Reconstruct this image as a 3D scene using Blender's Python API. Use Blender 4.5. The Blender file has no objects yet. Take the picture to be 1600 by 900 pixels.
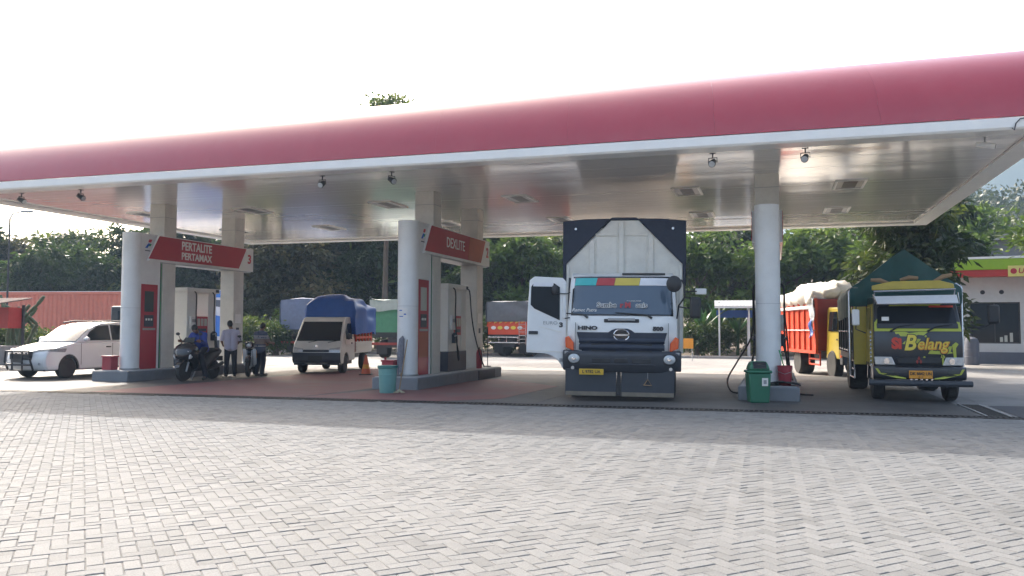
import bpy, bmesh, math, random
from mathutils import Vector, Matrix, Euler
R = math.radians
random.seed(7)
S = bpy.context.scene
COL = S.collection
# ------------------------------------------------------------------ camera, sky, sun, exposure
F = 1270.0                       # focal length in photo pixels (1600 wide)
cam_d = bpy.data.cameras.new('camera'); cam = bpy.data.objects.new('camera', cam_d); COL.objects.link(cam)
cam_d.sensor_width = 36; cam_d.lens = 36 * F / 1600; cam_d.clip_end = 6000; cam_d.clip_start = .05
cam.location = (0, 0, 1.5); cam.rotation_mode = 'XYZ'
cam.rotation_euler = (Matrix.Rotation(R(90 + 2.84), 3, 'X') @ Matrix.Rotation(R(.15), 3, 'Z')).to_euler()
S.camera = cam
SUN_EL, SUN_AZ = R(35.3), R(-33)   # azimuth from +Y, clockwise: the sun stands behind the canopy, to the left
W = bpy.data.worlds.new('World'); S.world = W; W.use_nodes = True
wn = W.node_tree.nodes; wl = W.node_tree.links
sky = wn.new('ShaderNodeTexSky'); sky.sky_type = 'NISHITA'; sky.sun_disc = False
sky.sun_elevation = SUN_EL; sky.sun_rotation = SUN_AZ; sky.air_density = 1.0; sky.dust_density = 9.0; sky.ozone_density = .3
bg = wn['Background']; bg.inputs['Strength'].default_value = .15
wl.new(sky.outputs[0], bg.inputs[0])
sd = bpy.data.lights.new('sun', 'SUN'); sd.energy = 2.0; sd.angle = R(.5); sd.color = (1, .97, .93)
so = bpy.data.objects.new('sun', sd); COL.objects.link(so)
sdir = Vector((math.sin(SUN_AZ) * math.cos(SUN_EL), math.cos(SUN_AZ) * math.cos(SUN_EL), math.sin(SUN_EL)))
so.rotation_euler = (-sdir).to_track_quat('-Z', 'Y').to_euler(); so.location = sdir * 60
S.view_settings.view_transform = 'Standard'; S.view_settings.look = 'None'; S.view_settings.gamma = 1
S.view_settings.use_curve_mapping = False
S.view_settings.exposure = 1.62
S.render.engine = 'CYCLES'
S.cycles.use_denoising = True
S.cycles.max_bounces = 8; S.cycles.volume_bounces = 1
try: S.cycles.volume_step_rate = 2
except Exception: pass

# ------------------------------------------------------------------ frames
TH = R(18)
V = Vector((math.cos(TH), -math.sin(TH), 0)); B = Vector((math.sin(TH), math.cos(TH), 0))
def P(v, b, z=0): return V * v + B * b + Vector((0, 0, z))        # station frame -> world
def at(px, Y, z=0): return Vector(((px - 800) / F * Y, Y, z))     # photo column at a real distance -> world
ROT = -18

# ------------------------------------------------------------------ materials
def mat(name, col, rough=.55, metal=0, var=.1, scale=5, bump=0, bscale=60, coat=0, spec=.5, dirt=0, dirtcol=(.09, .08, .07), dscale=1.3):
    m = bpy.data.materials.new(name); m.use_nodes = True
    n = m.node_tree.nodes; l = m.node_tree.links; p = n['Principled BSDF']
    p.inputs['Roughness'].default_value = rough; p.inputs['Metallic'].default_value = metal
    p.inputs['Specular IOR Level'].default_value = spec
    p.inputs['Coat Weight'].default_value = coat; p.inputs['Coat Roughness'].default_value = .06
    tc = n.new('ShaderNodeTexCoord')
    nz = n.new('ShaderNodeTexNoise'); nz.inputs['Scale'].default_value = scale; nz.inputs['Detail'].default_value = 6; nz.inputs['Roughness'].default_value = .65
    l.new(tc.outputs['Object'], nz.inputs['Vector'])
    mx = n.new('ShaderNodeMix'); mx.data_type = 'RGBA'
    mx.inputs[6].default_value = tuple(max(0, c * (1 - 1.6 * var)) for c in col) + (1,)
    mx.inputs[7].default_value = tuple(min(1, c * (1 + 1.6 * var)) for c in col) + (1,)
    l.new(nz.outputs[0], mx.inputs[0]); out = mx.outputs[2]
    if dirt:
        n2 = n.new('ShaderNodeTexNoise'); n2.inputs['Scale'].default_value = dscale; n2.inputs['Detail'].default_value = 8; n2.inputs['Roughness'].default_value = .7
        l.new(tc.outputs['Object'], n2.inputs['Vector'])
        mr = n.new('ShaderNodeMapRange'); mr.inputs[1].default_value = .45; mr.inputs[2].default_value = .75; mr.inputs[4].default_value = dirt
        l.new(n2.outputs[0], mr.inputs[0])
        m2 = n.new('ShaderNodeMix'); m2.data_type = 'RGBA'; m2.inputs[7].default_value = dirtcol + (1,)
        l.new(mr.outputs[0], m2.inputs[0]); l.new(out, m2.inputs[6]); out = m2.outputs[2]
    l.new(out, p.inputs['Base Color'])
    if bump:
        n3 = n.new('ShaderNodeTexNoise'); n3.inputs['Scale'].default_value = bscale; n3.inputs['Detail'].default_value = 5
        l.new(tc.outputs['Object'], n3.inputs['Vector'])
        bp = n.new('ShaderNodeBump'); bp.inputs['Strength'].default_value = bump; bp.inputs['Distance'].default_value = .02
        l.new(n3.outputs[0], bp.inputs['Height']); l.new(bp.outputs[0], p.inputs['Normal'])
    return m
def glassmat(name, col, rough=.04, spec=.6):
    return mat(name, col, rough, 0, .05, 2, spec=spec)
def leafmat(name, c0, c1, c2, tr=.35):
    m = bpy.data.materials.new(name); m.use_nodes = True
    n = m.node_tree.nodes; l = m.node_tree.links; p = n['Principled BSDF']; p.inputs['Roughness'].default_value = .38
    g = n.new('ShaderNodeNewGeometry'); oi = n.new('ShaderNodeObjectInfo')
    a = n.new('ShaderNodeMath'); a.operation = 'MULTIPLY_ADD'; a.inputs[1].default_value = .72
    at_ = n.new('ShaderNodeAttribute'); at_.attribute_name = 'tone'; l.new(at_.outputs['Fac'], a.inputs[0])
    b_ = n.new('ShaderNodeMath'); b_.operation = 'MULTIPLY'; b_.inputs[1].default_value = .28; l.new(oi.outputs['Random'], b_.inputs[0]); l.new(b_.outputs[0], a.inputs[2])
    r = n.new('ShaderNodeValToRGB'); e = r.color_ramp.elements
    e[0].position = .05; e[0].color = c0 + (1,); e[1].position = .97; e[1].color = c2 + (1,)
    k = e.new(.6); k.color = c1 + (1,)
    l.new(a.outputs[0], r.inputs[0]); l.new(r.outputs[0], p.inputs['Base Color'])
    t = n.new('ShaderNodeBsdfTranslucent'); l.new(r.outputs[0], t.inputs[0])
    ms = n.new('ShaderNodeMixShader'); ms.inputs[0].default_value = tr
    l.new(p.outputs[0], ms.inputs[1]); l.new(t.outputs[0], ms.inputs[2]); l.new(ms.outputs[0], n['Material Output'].inputs[0])
    return m
M = {}
def dm(k, *a, **kw): M[k] = mat(k, *a, **kw)
dm('white_paint', (.74, .74, .72), .35, coat=.3, var=.04, dirt=.12)
dm('column_white', (.76, .77, .76), .45, var=.05, dirt=.25, dirtcol=(.3, .28, .25), dscale=2.5)
dm('pillar_cream', (.64, .625, .57), .5, var=.05, dirt=.3, dirtcol=(.28, .26, .22), dscale=2)
dm('lip_white', (.82, .82, .79), .3, var=.03, dirt=.12, dirtcol=(.35, .33, .3))
dm('red_paint', (.42, .025, .045), .35, var=.06, dirt=.12, coat=.2)
dm('sign_red', (.40, .022, .04), .4, var=.05, dirt=.15, dirtcol=(.2, .08, .08))
dm('sign_faded', (.42, .10, .05), .5, var=.12, dirt=.2)
dm('letter_white', (.78, .76, .72), .5, var=.05)
dm('letter_red', (.45, .03, .05), .5, var=.05)
dm('blue_mark', (.03, .12, .45), .5); dm('green_mark', (.05, .3, .1), .5); dm('navy', (.016, .024, .045), .45, var=.1, dirt=.15, dirtcol=(.1, .1, .1))
dm('island_grey', (.19, .2, .215), .7, var=.12, bump=.2, dirt=.4, dirtcol=(.08, .08, .085))
dm('island_edge', (.42, .42, .42), .7, var=.15, dirt=.4)
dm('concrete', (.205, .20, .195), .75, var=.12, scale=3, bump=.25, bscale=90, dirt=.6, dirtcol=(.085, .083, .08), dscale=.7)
dm('apron_red', (.185, .075, .073), .7, var=.15, scale=3, bump=.2, dirt=.85, dirtcol=(.15, .125, .12), dscale=.5)
dm('asphalt_patch', (.075, .075, .08), .85, var=.2, scale=20, bump=.5, bscale=150)
dm('metal_grey', (.35, .36, .37), .4, .7, var=.08, dirt=.2); dm('steel', (.62, .63, .64), .25, .9, var=.05)
dm('chrome', (.8, .8, .82), .12, 1, var=.02); dm('dark_metal', (.05, .05, .055), .5, .4, var=.15)
dm('drain_iron', (.055, .05, .048), .6, .5, var=.2)
dm('black_plastic', (.022, .023, .026), .5, var=.12, dirt=.12, dirtcol=(.1, .09, .08)); dm('black_gloss', (.012, .013, .018), .18, coat=.6)
dm('rubber', (.025, .025, .026), .8, var=.15, bump=.15, dirt=.35, dirtcol=(.09, .08, .07)); dm('hose', (.016, .016, .018), .45)
dm('disp_white', (.70, .69, .64), .4, var=.04, dirt=.2, dirtcol=(.3, .27, .23)); dm('disp_dark', (.03, .04, .06), .45)
dm('screen', (.05, .06, .06), .2); dm('price', (.45, .45, .4), .4)
dm('soil', (.13, .10, .07), .95, var=.25, scale=2, bump=.6, bscale=20); dm('kerb', (.33, .32, .30), .8, var=.1, dirt=.4)
dm('teal_plastic', (.15, .34, .32), .45, var=.07, dirt=.15); dm('teal_dark', (.04, .17, .16), .5)
dm('green_plastic', (.028, .15, .085), .42, var=.08, dirt=.15); dm('bucket_red', (.32, .03, .045), .45, dirt=.2)
dm('wood', (.3, .2, .11), .7, var=.2, dirt=.2); dm('mop_grey', (.22, .22, .25), .95, var=.4, scale=30, bump=.8); dm('mop_beige', (.42, .38, .26), .95, var=.2, scale=40)
dm('cone_orange', (.62, .12, .04), .5, dirt=.25); dm('white_plastic', (.7, .7, .68), .4, dirt=.1)
dm('truck_white', (.78, .79, .78), .3, var=.03, coat=.5, dirt=.12, dirtcol=(.35, .32, .28)); dm('panel_white', (.80, .79, .73), .5, var=.05, dirt=.3, dirtcol=(.33, .31, .28), dscale=2.2)
dm('tarp_navy', (.018, .027, .055), .6, var=.15, bump=.3, bscale=8, dirt=.15); dm('tarp_blue', (.012, .085, .36), .45, var=.14, bump=.35, bscale=5, dirt=.15, dirtcol=(.10, .17, .33))
dm('tarp_green', (.012, .07, .062), .6, var=.2, bump=.4, bscale=4, dirt=.2); dm('tarp_lightgreen', (.06, .22, .12), .6, var=.2, bump=.4, bscale=4)
dm('tarp_grey', (.12, .13, .14), .7, var=.2, bump=.4, bscale=4); dm('tarp_pale', (.36, .42, .37), .6, var=.15, bump=.4, bscale=4); dm('tarp_bluegrey', (.11, .14, .22), .7, var=.2, bump=.4, bscale=4)
dm('teal_vinyl', (.05, .42, .42), .4); dm('red_vinyl', (.42, .045, .05), .4); dm('yellow_vinyl', (.58, .46, .08), .4); dm('white_vinyl', (.72, .73, .75), .4)
dm('orange_lamp', (.70, .10, .02), .2, coat=.6); dm('lamp_glass', (.5, .52, .53), .12, .3, var=.25, scale=18, coat=.8)
dm('plate_yellow', (.66, .42, .03), .5, dirt=.2); dm('plate_ink', (.03, .03, .03), .5)
dm('cab_yellow', (.52, .40, .05), .35, coat=.3, dirt=.2); dm('lime', (.42, .46, .06), .45, var=.06); dm('cab_dark', (.022, .024, .030), .32, coat=.4, var=.15, dirt=.15)
dm('bed_red', (.62, .075, .03), .42, var=.07, dirt=.25, dirtcol=(.25, .08, .05)); dm('bed_dark_red', (.3, .03, .02), .5, dirt=.25); dm('bed_dark', (.02, .024, .026), .5, var=.2, dirt=.2)
dm('ink_red', (.60, .055, .03), .45); dm('ink_orange', (.70, .30, .03), .45); dm('ink_yellow', (.75, .60, .08), .45)
dm('sack', (.74, .71, .65), .8, var=.12, bump=.4, bscale=25, dirt=.25, dirtcol=(.36, .32, .25)); dm('sheet_plastic', (.5, .53, .58), .25, var=.3, scale=3, bump=.6, bscale=12)
dm('container_red', (.60, .19, .125), .6, var=.1, dirt=.25, dirtcol=(.28, .09, .06)); dm('suv_silver', (.70, .725, .74), .25, .05, var=.02, coat=.8)
dm('pickup_silver', (.64, .625, .58), .32, .2, var=.03, coat=.5, dirt=.2); dm('bumper_dark', (.042, .047, .058), .55, dirt=.15)
dm('bus_white', (.68, .70, .74), .35, coat=.3); dm('bus_blue', (.03, .19, .60), .35, coat=.3)
dm('wall_white', (.52, .52, .52), .85, var=.06, dirt=.25, dirtcol=(.3, .3, .29)); dm('lime_green', (.27, .42, .02), .45, dirt=.1); dm('brick_red', (.46, .035, .03), .5, dirt=.1); dm('sign_yellow', (.70, .60, .18), .5)
dm('roof_tile', (.16, .11, .09), .85, var=.25, dirt=.3); dm('plinth', (.11, .12, .15), .7, dirt=.2); dm('gable_grey', (.23, .23, .24), .85, var=.1, dirt=.3); dm('zinc', (.42, .43, .43), .5, .4, var=.15, dirt=.3)
dm('bark', (.10, .075, .055), .9, var=.25, bump=.7, bscale=14); dm('cactus', (.06, .10, .045), .7, var=.25, bump=.5, bscale=20)
dm('skin', (.20, .105, .065), .55, var=.06); dm('hair', (.010, .009, .009), .5); dm('shirt_lilac', (.47, .44, .52), .85, var=.06, bump=.3, bscale=18); dm('shirt_stripe', (.075, .085, .12), .85, var=.15); dm('stripe_pale', (.42, .38, .35), .85)
dm('stripe_brown', (.20, .15, .13), .85); dm('jacket_blue', (.03, .055, .26), .7, var=.12, bump=.3, bscale=16); dm('trousers_dark', (.016, .017, .026), .85, var=.15, bump=.2); dm('shoe', (.05, .045, .04), .7)
dm('mud', (.20, .17, .13), .9, var=.2)
dm('rim_silver', (.55, .56, .57), .35, .3)
M['glass_dark'] = glassmat('glass_dark', (.015, .018, .022), spec=.35); M['glass_blue'] = glassmat('glass_blue', (.08, .115, .16), .08); M['glass_suv'] = glassmat('glass_suv', (.035, .045, .055), .05)
M['leaf_dark'] = leafmat('leaf_dark', (.012, .024, .005), (.034, .058, .010), (.15, .19, .035), .45)
M['leaf_mid'] = leafmat('leaf_mid', (.016, .034, .006), (.046, .080, .012), (.21, .25, .04), .45)
M['leaf_olive'] = leafmat('leaf_olive', (.024, .032, .010), (.068, .070, .024), (.28, .23, .10), .45)
M['leaf_bright'] = leafmat('leaf_bright', (.05, .085, .018), (.10, .165, .03), (.20, .28, .05), .45)
M['leaf_hill'] = leafmat('leaf_hill', (.022, .036, .010), (.055, .075, .026), (.14, .15, .065))
M['leaf_banana'] = leafmat('leaf_banana', (.03, .08, .02), (.05, .12, .03), (.09, .18, .04), .3)

# ------------------------------------------------------------------ mesh builder
class MB:
    def __init__(s): s.v = []; s.f = []
    def add(s, vs, fs):
        k = len(s.v); s.v += [tuple(v) for v in vs]; s.f += [tuple(i + k for i in f) for f in fs]; return s
    def box(s, x0, x1, y0, y1, z0, z1):
        return s.add([(x0, y0, z0), (x1, y0, z0), (x1, y1, z0), (x0, y1, z0), (x0, y0, z1), (x1, y0, z1), (x1, y1, z1), (x0, y1, z1)],
                     [(0, 3, 2, 1), (4, 5, 6, 7), (0, 1, 5, 4), (1, 2, 6, 5), (2, 3, 7, 6), (3, 0, 4, 7)])
    def prism(s, poly, axis, a, b, segs=1):
        n = len(poly); vs = []; fs = []
        for k in range(segs + 1):
            t = a + (b - a) * k / segs
            for p, q in poly: vs.append({'x': (t, p, q), 'y': (p, t, q), 'z': (p, q, t)}[axis])
        for k in range(segs):
            for i in range(n):
                j = (i + 1) % n; fs.append((k * n + i, k * n + j, (k + 1) * n + j, (k + 1) * n + i))
        fs.append(tuple(range(n))); fs.append(tuple(range(segs * n + n - 1, segs * n - 1, -1)))
        return s.add(vs, fs)
    def plate(s, pts, t=.01):
        pts = [Vector(p) for p in pts]; nn = Vector((0, 0, 0))
        for i in range(len(pts)): nn += pts[i].cross(pts[(i + 1) % len(pts)])
        nn.normalize(); n = len(pts); vs = pts + [p + nn * t for p in pts]
        fs = [tuple(range(n - 1, -1, -1)), tuple(range(n, 2 * n))] + [(i, (i + 1) % n, n + (i + 1) % n, n + i) for i in range(n)]
        return s.add(vs, fs)
    def cyl(s, p0, p1, r0, r1=None, n=12):
        r1 = r0 if r1 is None else r1
        p0 = Vector(p0); p1 = Vector(p1); d = (p1 - p0).normalized(); u = d.orthogonal().normalized(); w = d.cross(u)
        vs = []
        for p, r in ((p0, r0), (p1, r1)):
            for i in range(n):
                a = 2 * math.pi * i / n; vs.append(p + (u * math.cos(a) + w * math.sin(a)) * r)
        return s.add(vs, [(i, (i + 1) % n, n + (i + 1) % n, n + i) for i in range(n)] + [tuple(range(n - 1, -1, -1)), tuple(range(n, 2 * n))])
    def tube(s, pts, r, n=6):
        pts = [Vector(p) for p in pts]; vs = []; u = None
        for i, p in enumerate(pts):
            d = (pts[min(i + 1, len(pts) - 1)] - pts[max(i - 1, 0)]).normalized()
            u = d.orthogonal().normalized() if u is None else (u - d * u.dot(d)).normalized()
            w = d.cross(u); rr = r[i] if isinstance(r, (list, tuple)) else r
            for k in range(n):
                a = 2 * math.pi * k / n; vs.append(p + (u * math.cos(a) + w * math.sin(a)) * rr)
        m = len(pts)
        fs = [(i * n + k, i * n + (k + 1) % n, (i + 1) * n + (k + 1) % n, (i + 1) * n + k) for i in range(m - 1) for k in range(n)]
        return s.add(vs, fs + [tuple(range(n - 1, -1, -1)), tuple(range((m - 1) * n, m * n))])
    def lathe(s, prof, c=(0, 0, 0), n=20, axis='z'):
        vs = []; m = len(prof)
        for r, h in prof:
            for k in range(n):
                a = 2 * math.pi * k / n; x, y = r * math.cos(a), r * math.sin(a)
                vs.append(Vector(c) + Vector({'z': (x, y, h), 'x': (h, x, y), 'y': (x, h, y)}[axis]))
        fs = [(i * n + k, i * n + (k + 1) % n, (i + 1) * n + (k + 1) % n, (i + 1) * n + k) for i in range(m - 1) for k in range(n)]
        return s.add(vs, fs + [tuple(range(n - 1, -1, -1)), tuple(range((m - 1) * n, m * n))])
    def ell(s, c, rx, ry, rz, nu=12, nv=8):
        prof = [(math.cos(math.pi * (j / nv - .5)), math.sin(math.pi * (j / nv - .5))) for j in range(nv + 1)]
        prof[0] = (1e-3, -1); prof[-1] = (1e-3, 1); k = len(s.v); s.lathe(prof, n=nu)
        for i in range(k, len(s.v)): x, y, z = s.v[i]; s.v[i] = (c[0] + x * rx, c[1] + y * ry, c[2] + z * rz)
        return s
    def grid(s, fn, nu, nv):
        vs = [fn(i / nu, j / nv) for j in range(nv + 1) for i in range(nu + 1)]
        return s.add(vs, [(j * (nu + 1) + i, j * (nu + 1) + i + 1, (j + 1) * (nu + 1) + i + 1, (j + 1) * (nu + 1) + i) for j in range(nv) for i in range(nu)])
    def map(s, fn): s.v = [tuple(fn(Vector(v))) for v in s.v]; return s
    def mesh(s, name, m, smooth=35, recalc=True):
        me = bpy.data.meshes.new(name); me.from_pydata(s.v, [], s.f)
        if recalc:
            bm = bmesh.new(); bm.from_mesh(me); bmesh.ops.recalc_face_normals(bm, faces=bm.faces); bm.to_mesh(me); bm.free()
        if m: me.materials.append(M[m])
        if smooth:
            for p in me.polygons: p.use_smooth = True
            try: me.set_sharp_from_angle(angle=R(smooth))
            except Exception: pass
        return me
    def build(s, name, m, parent=None, bev=0, smooth=35, loc=None, rot=None, sub=0, recalc=True):
        o = bpy.data.objects.new(name, s.mesh(name, m, smooth, recalc)); COL.objects.link(o)
        if parent: o.parent = parent
        if loc is not None: o.location = loc
        if rot is not None: o.rotation_euler = rot
        if bev:
            b = o.modifiers.new('bevel', 'BEVEL'); b.width = bev; b.segments = 2; b.limit_method = 'ANGLE'; b.angle_limit = R(35)
        if sub:
            b = o.modifiers.new('subdiv', 'SUBSURF'); b.levels = sub; b.render_levels = sub
        return o
def solid(o, t, off=-1):
    s_ = o.modifiers.new('solid', 'SOLIDIFY'); s_.thickness = t; s_.offset = off
    e = o.modifiers.new('split', 'EDGE_SPLIT'); e.split_angle = R(50); e.use_edge_sharp = True
    return o
def box(name, m, parent, x0, x1, y0, y1, z0, z1, bev=.008): return MB().box(x0, x1, y0, y1, z0, z1).build(name, m, parent, bev)
def tag(o, label=None, cat=None, group=None, kind=None):
    if label: o['label'] = label
    if cat: o['category'] = cat
    if group: o['group'] = group
    if kind: o['kind'] = kind
    return o
def thing(name, label, cat, loc=(0, 0, 0), rz=0, group=None):
    o = bpy.data.objects.new(name, None); COL.objects.link(o); o.empty_display_size = .2
    o.location = loc; o.rotation_euler = (0, 0, R(rz)); return tag(o, label, cat, group)
def dup(root, loc, rz=None, label=None, group=None, scale=None):
    def cp(o, par):
        c = o.copy(); COL.objects.link(c)
        if par: c.parent = par
        for ch in o.children: cp(ch, c)
        return c
    c = cp(root, None); c.location = loc
    if rz is not None: c.rotation_euler = (0, 0, R(rz))
    if label: c['label'] = label
    if group: c['group'] = group
    if scale: c.scale = scale
    return c
def text(name, s, size, m, parent, loc, rot, ext=.004, off=0.0, sx=1, shear=0, align='CENTER'):
    cu = bpy.data.curves.new('t', 'FONT'); cu.body = s; cu.size = size; cu.extrude = ext; cu.offset = off; cu.shear = shear
    cu.align_x = align; cu.align_y = 'CENTER'; cu.resolution_u = 3
    o = bpy.data.objects.new('t', cu); COL.objects.link(o)
    bpy.context.view_layer.update()
    me = bpy.data.meshes.new_from_object(o.evaluated_get(bpy.context.evaluated_depsgraph_get()))
    bpy.data.objects.remove(o); bpy.data.curves.remove(cu)
    me.materials.clear(); me.materials.append(M[m]); me.name = name
    t = bpy.data.objects.new(name, me); COL.objects.link(t); t.parent = parent; t.location = loc; t.rotation_euler = rot; t.scale = (sx, 1, 1)
    return t
FRONT = (R(90), 0, 0)            # text facing local -y
SIDE = (R(90), 0, R(90))         # text facing local +x
LSIDE = (R(90), 0, R(-90))       # text facing local -x
# ------------------------------------------------------------------ ground
def struct(o): o['kind'] = 'structure'; return o
def island_mat(name, lo, hi, rough=.85, bump=.5, mot=(.87, 1.05)):
    m = bpy.data.materials.new(name); m.use_nodes = True
    n = m.node_tree.nodes; l = m.node_tree.links; p = n['Principled BSDF']; p.inputs['Roughness'].default_value = rough
    g = n.new('ShaderNodeNewGeometry'); oi = n.new('ShaderNodeObjectInfo')
    a = n.new('ShaderNodeMath'); a.operation = 'ADD'; l.new(g.outputs['Random Per Island'], a.inputs[0]); l.new(oi.outputs['Random'], a.inputs[1])
    fr = n.new('ShaderNodeMath'); fr.operation = 'FRACT'; l.new(a.outputs[0], fr.inputs[0])
    r = n.new('ShaderNodeValToRGB'); e = r.color_ramp.elements
    e[0].color = lo + (1,); e[1].color = hi + (1,); e[0].position = .0
    k = e.new(.22); k.color = tuple(x * .45 + y * .55 for x, y in zip(lo, hi)) + (1,)
    l.new(fr.outputs[0], r.inputs[0])
    tc = n.new('ShaderNodeNewGeometry')
    nz = n.new('ShaderNodeTexNoise'); nz.inputs['Scale'].default_value = .55; nz.inputs['Detail'].default_value = 7; nz.inputs['Roughness'].default_value = .7
    l.new(tc.outputs['Position'], nz.inputs['Vector'])
    mr = n.new('ShaderNodeMapRange'); mr.inputs[1].default_value = .35; mr.inputs[2].default_value = .7; mr.inputs[3].default_value = mot[0]; mr.inputs[4].default_value = mot[1]
    l.new(nz.outputs[0], mr.inputs[0])
    nf = n.new('ShaderNodeTexNoise'); nf.inputs['Scale'].default_value = 85; nf.inputs['Detail'].default_value = 4; l.new(tc.outputs['Position'], nf.inputs['Vector'])
    mf = n.new('ShaderNodeMapRange'); mf.inputs[1].default_value = .3; mf.inputs[2].default_value = .7; mf.inputs[3].default_value = .80; mf.inputs[4].default_value = 1.14
    l.new(nf.outputs[0], mf.inputs[0])
    mu = n.new('ShaderNodeMath'); mu.operation = 'MULTIPLY'; l.new(mr.outputs[0], mu.inputs[0]); l.new(mf.outputs[0], mu.inputs[1])
    vm = n.new('ShaderNodeVectorMath'); vm.operation = 'SCALE'; l.new(r.outputs[0], vm.inputs[0]); l.new(mu.outputs[0], vm.inputs['Scale'])
    l.new(vm.outputs[0], p.inputs['Base Color'])
    bp = n.new('ShaderNodeBump'); bp.inputs['Strength'].default_value = bump; bp.inputs['Distance'].default_value = .006
    l.new(nf.outputs[0], bp.inputs['Height']); l.new(bp.outputs[0], p.inputs['Normal'])
    return m
M['paver'] = island_mat('paver', (.146, .1485, .145), (.199, .2015, .197))
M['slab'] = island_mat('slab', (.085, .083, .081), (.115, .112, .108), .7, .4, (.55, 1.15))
dm('sand_joint', (.16, .15, .135), .95, var=.2, scale=8)
def brickmat(name, c1, c2, mortar, rot, sc):
    m = bpy.data.materials.new(name); m.use_nodes = True
    n = m.node_tree.nodes; l = m.node_tree.links; p = n['Principled BSDF']; p.inputs['Roughness'].default_value = .85
    g = n.new('ShaderNodeNewGeometry'); mp = n.new('ShaderNodeMapping'); mp.inputs['Rotation'].default_value = (0, 0, rot)
    l.new(g.outputs['Position'], mp.inputs['Vector'])
    b = n.new('ShaderNodeTexBrick'); b.inputs['Color1'].default_value = c1 + (1,); b.inputs['Color2'].default_value = c2 + (1,); b.inputs['Mortar'].default_value = mortar + (1,)
    b.inputs['Scale'].default_value = sc; b.inputs['Mortar Size'].default_value = .02; b.inputs['Brick Width'].default_value = 1.0; b.inputs['Row Height'].default_value = .5
    l.new(mp.outputs[0], b.inputs['Vector'])
    nz = n.new('ShaderNodeTexNoise'); nz.inputs['Scale'].default_value = .4; nz.inputs['Detail'].default_value = 8; l.new(g.outputs['Position'], nz.inputs['Vector'])
    mr = n.new('ShaderNodeMapRange'); mr.inputs[1].default_value = .3; mr.inputs[2].default_value = .7; mr.inputs[3].default_value = .75; mr.inputs[4].default_value = 1.1; l.new(nz.outputs[0], mr.inputs[0])
    vm = n.new('ShaderNodeVectorMath'); vm.operation = 'SCALE'; l.new(b.outputs[0], vm.inputs[0]); l.new(mr.outputs[0], vm.inputs['Scale']); l.new(vm.outputs[0], p.inputs['Base Color'])
    bp = n.new('ShaderNodeBump'); bp.inputs['Distance'].default_value = .006; bp.invert = True; l.new(b.outputs['Fac'], bp.inputs['Height']); l.new(bp.outputs[0], p.inputs['Normal'])
    return m
M['paver_far'] = brickmat('paver_far', (.30, .29, .275), (.38, .365, .34), (.19, .18, .165), R(-27.8), 4.76)
gd = MB().cyl((0, 60, -.60), (0, 60, -.32), 1020, n=64).build('ground', 'soil'); struct(gd)
def sheet(name, m, vb, z0, z1, parent=None):
    o = MB().prism([(P(v, b).x, P(v, b).y) for v, b in vb], 'z', z0, z1).build(name, m, parent, smooth=0); struct(o); return o
def blim(v): return 15.74 - .0566 * (3.9 - min(v, 3.9))
paving = sheet('paving', 'sand_joint', [(-45, -14), (45, -14), (45, 15.70), (3.9, 15.70), (-34, blim(-34) - .04), (-45, blim(-34) - .04)], -.4, -.0085)
# herringbone pavers, real blocks
PA = R(27.8); E1 = Vector((-math.sin(PA), math.cos(PA), 0)); E2 = Vector((math.cos(PA), math.sin(PA), 0)); U = .105
def paver_verts(c, ax, ay, z, tilt):
    vs = []
    for (hx, hy, h) in ((U - .0012, U / 2 - .0012, -.03), (U - .0014, U / 2 - .0014, -.0055), (U - .0068, U / 2 - .0068, 0)):
        for sx, sy in ((-1, -1), (1, -1), (1, 1), (-1, 1)):
            p = c + ax * (sx * hx) + ay * (sy * hy); vs.append((p.x, p.y, z + h + sx * tilt[0] + sy * tilt[1]))
    return vs
PF = [(0, 1, 5, 4), (1, 2, 6, 5), (2, 3, 7, 6), (3, 0, 4, 7), (4, 5, 9, 8), (5, 6, 10, 9), (6, 7, 11, 10), (7, 4, 8, 11), (8, 9, 10, 11)]
cells = []; rp = random.Random(3)
NN = 230
for i in range(-NN, NN):
    for j in range(-NN // 2, NN // 2 + 1):
        o = (i - 2 * j, i + 2 * j)
        for (cx, cy, hor) in ((o[0] + 1.0, o[1] + .5, True), (o[0] + .5, o[1] + 2.0, False)):
            c = E2 * (cx * U) + E1 * (cy * U) + Vector((2, 6, 0))
            if c.y < 3.2 or c.dot(B) > blim(c.dot(V)) - .14 or abs(c.x) > .70 * c.y + 2.6: continue
            cells.append((c, hor))
def inframe(c): return abs(c.x) < .625 * c.y and c.y > 1.5 * F / 380
cells.sort(key=lambda q: (0 if inframe(q[0]) else 1, q[0].length))
me0 = bpy.data.meshes.new('paver'); me0.from_pydata(paver_verts(Vector((0, 0, 0)), Vector((1, 0, 0)), Vector((0, 1, 0)), 0, (0, 0)), [], PF); me0.materials.append(M['paver'])
ang = math.atan2(E2.y, E2.x)
for c, hor in cells[:300]:
    o = bpy.data.objects.new('paver', me0); COL.objects.link(o); o.parent = paving
    o.location = (c.x, c.y, rp.uniform(-.0035, .0015)); o.rotation_euler = (rp.gauss(0, .012), rp.gauss(0, .010), ang + (0 if hor else math.pi / 2) + rp.gauss(0, .006))
vs = []; fs = []
for c, hor in cells[300:]:
    k = len(vs); g = rp.gauss(0, .008); ax = E2 if hor else E1; ay = E1 if hor else -E2
    ax2 = ax + ay * g; ay2 = ay - ax * g
    vs += paver_verts(c, ax2, ay2, rp.uniform(-.0035, .0015), (rp.gauss(0, .0011), rp.gauss(0, .0007))); fs += [tuple(q + k for q in f) for f in PF]
mb = MB(); mb.v = vs; mb.f = fs
tag(mb.build('pavers', 'paver', paving, smooth=0, recalc=False), kind='stuff')
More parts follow.
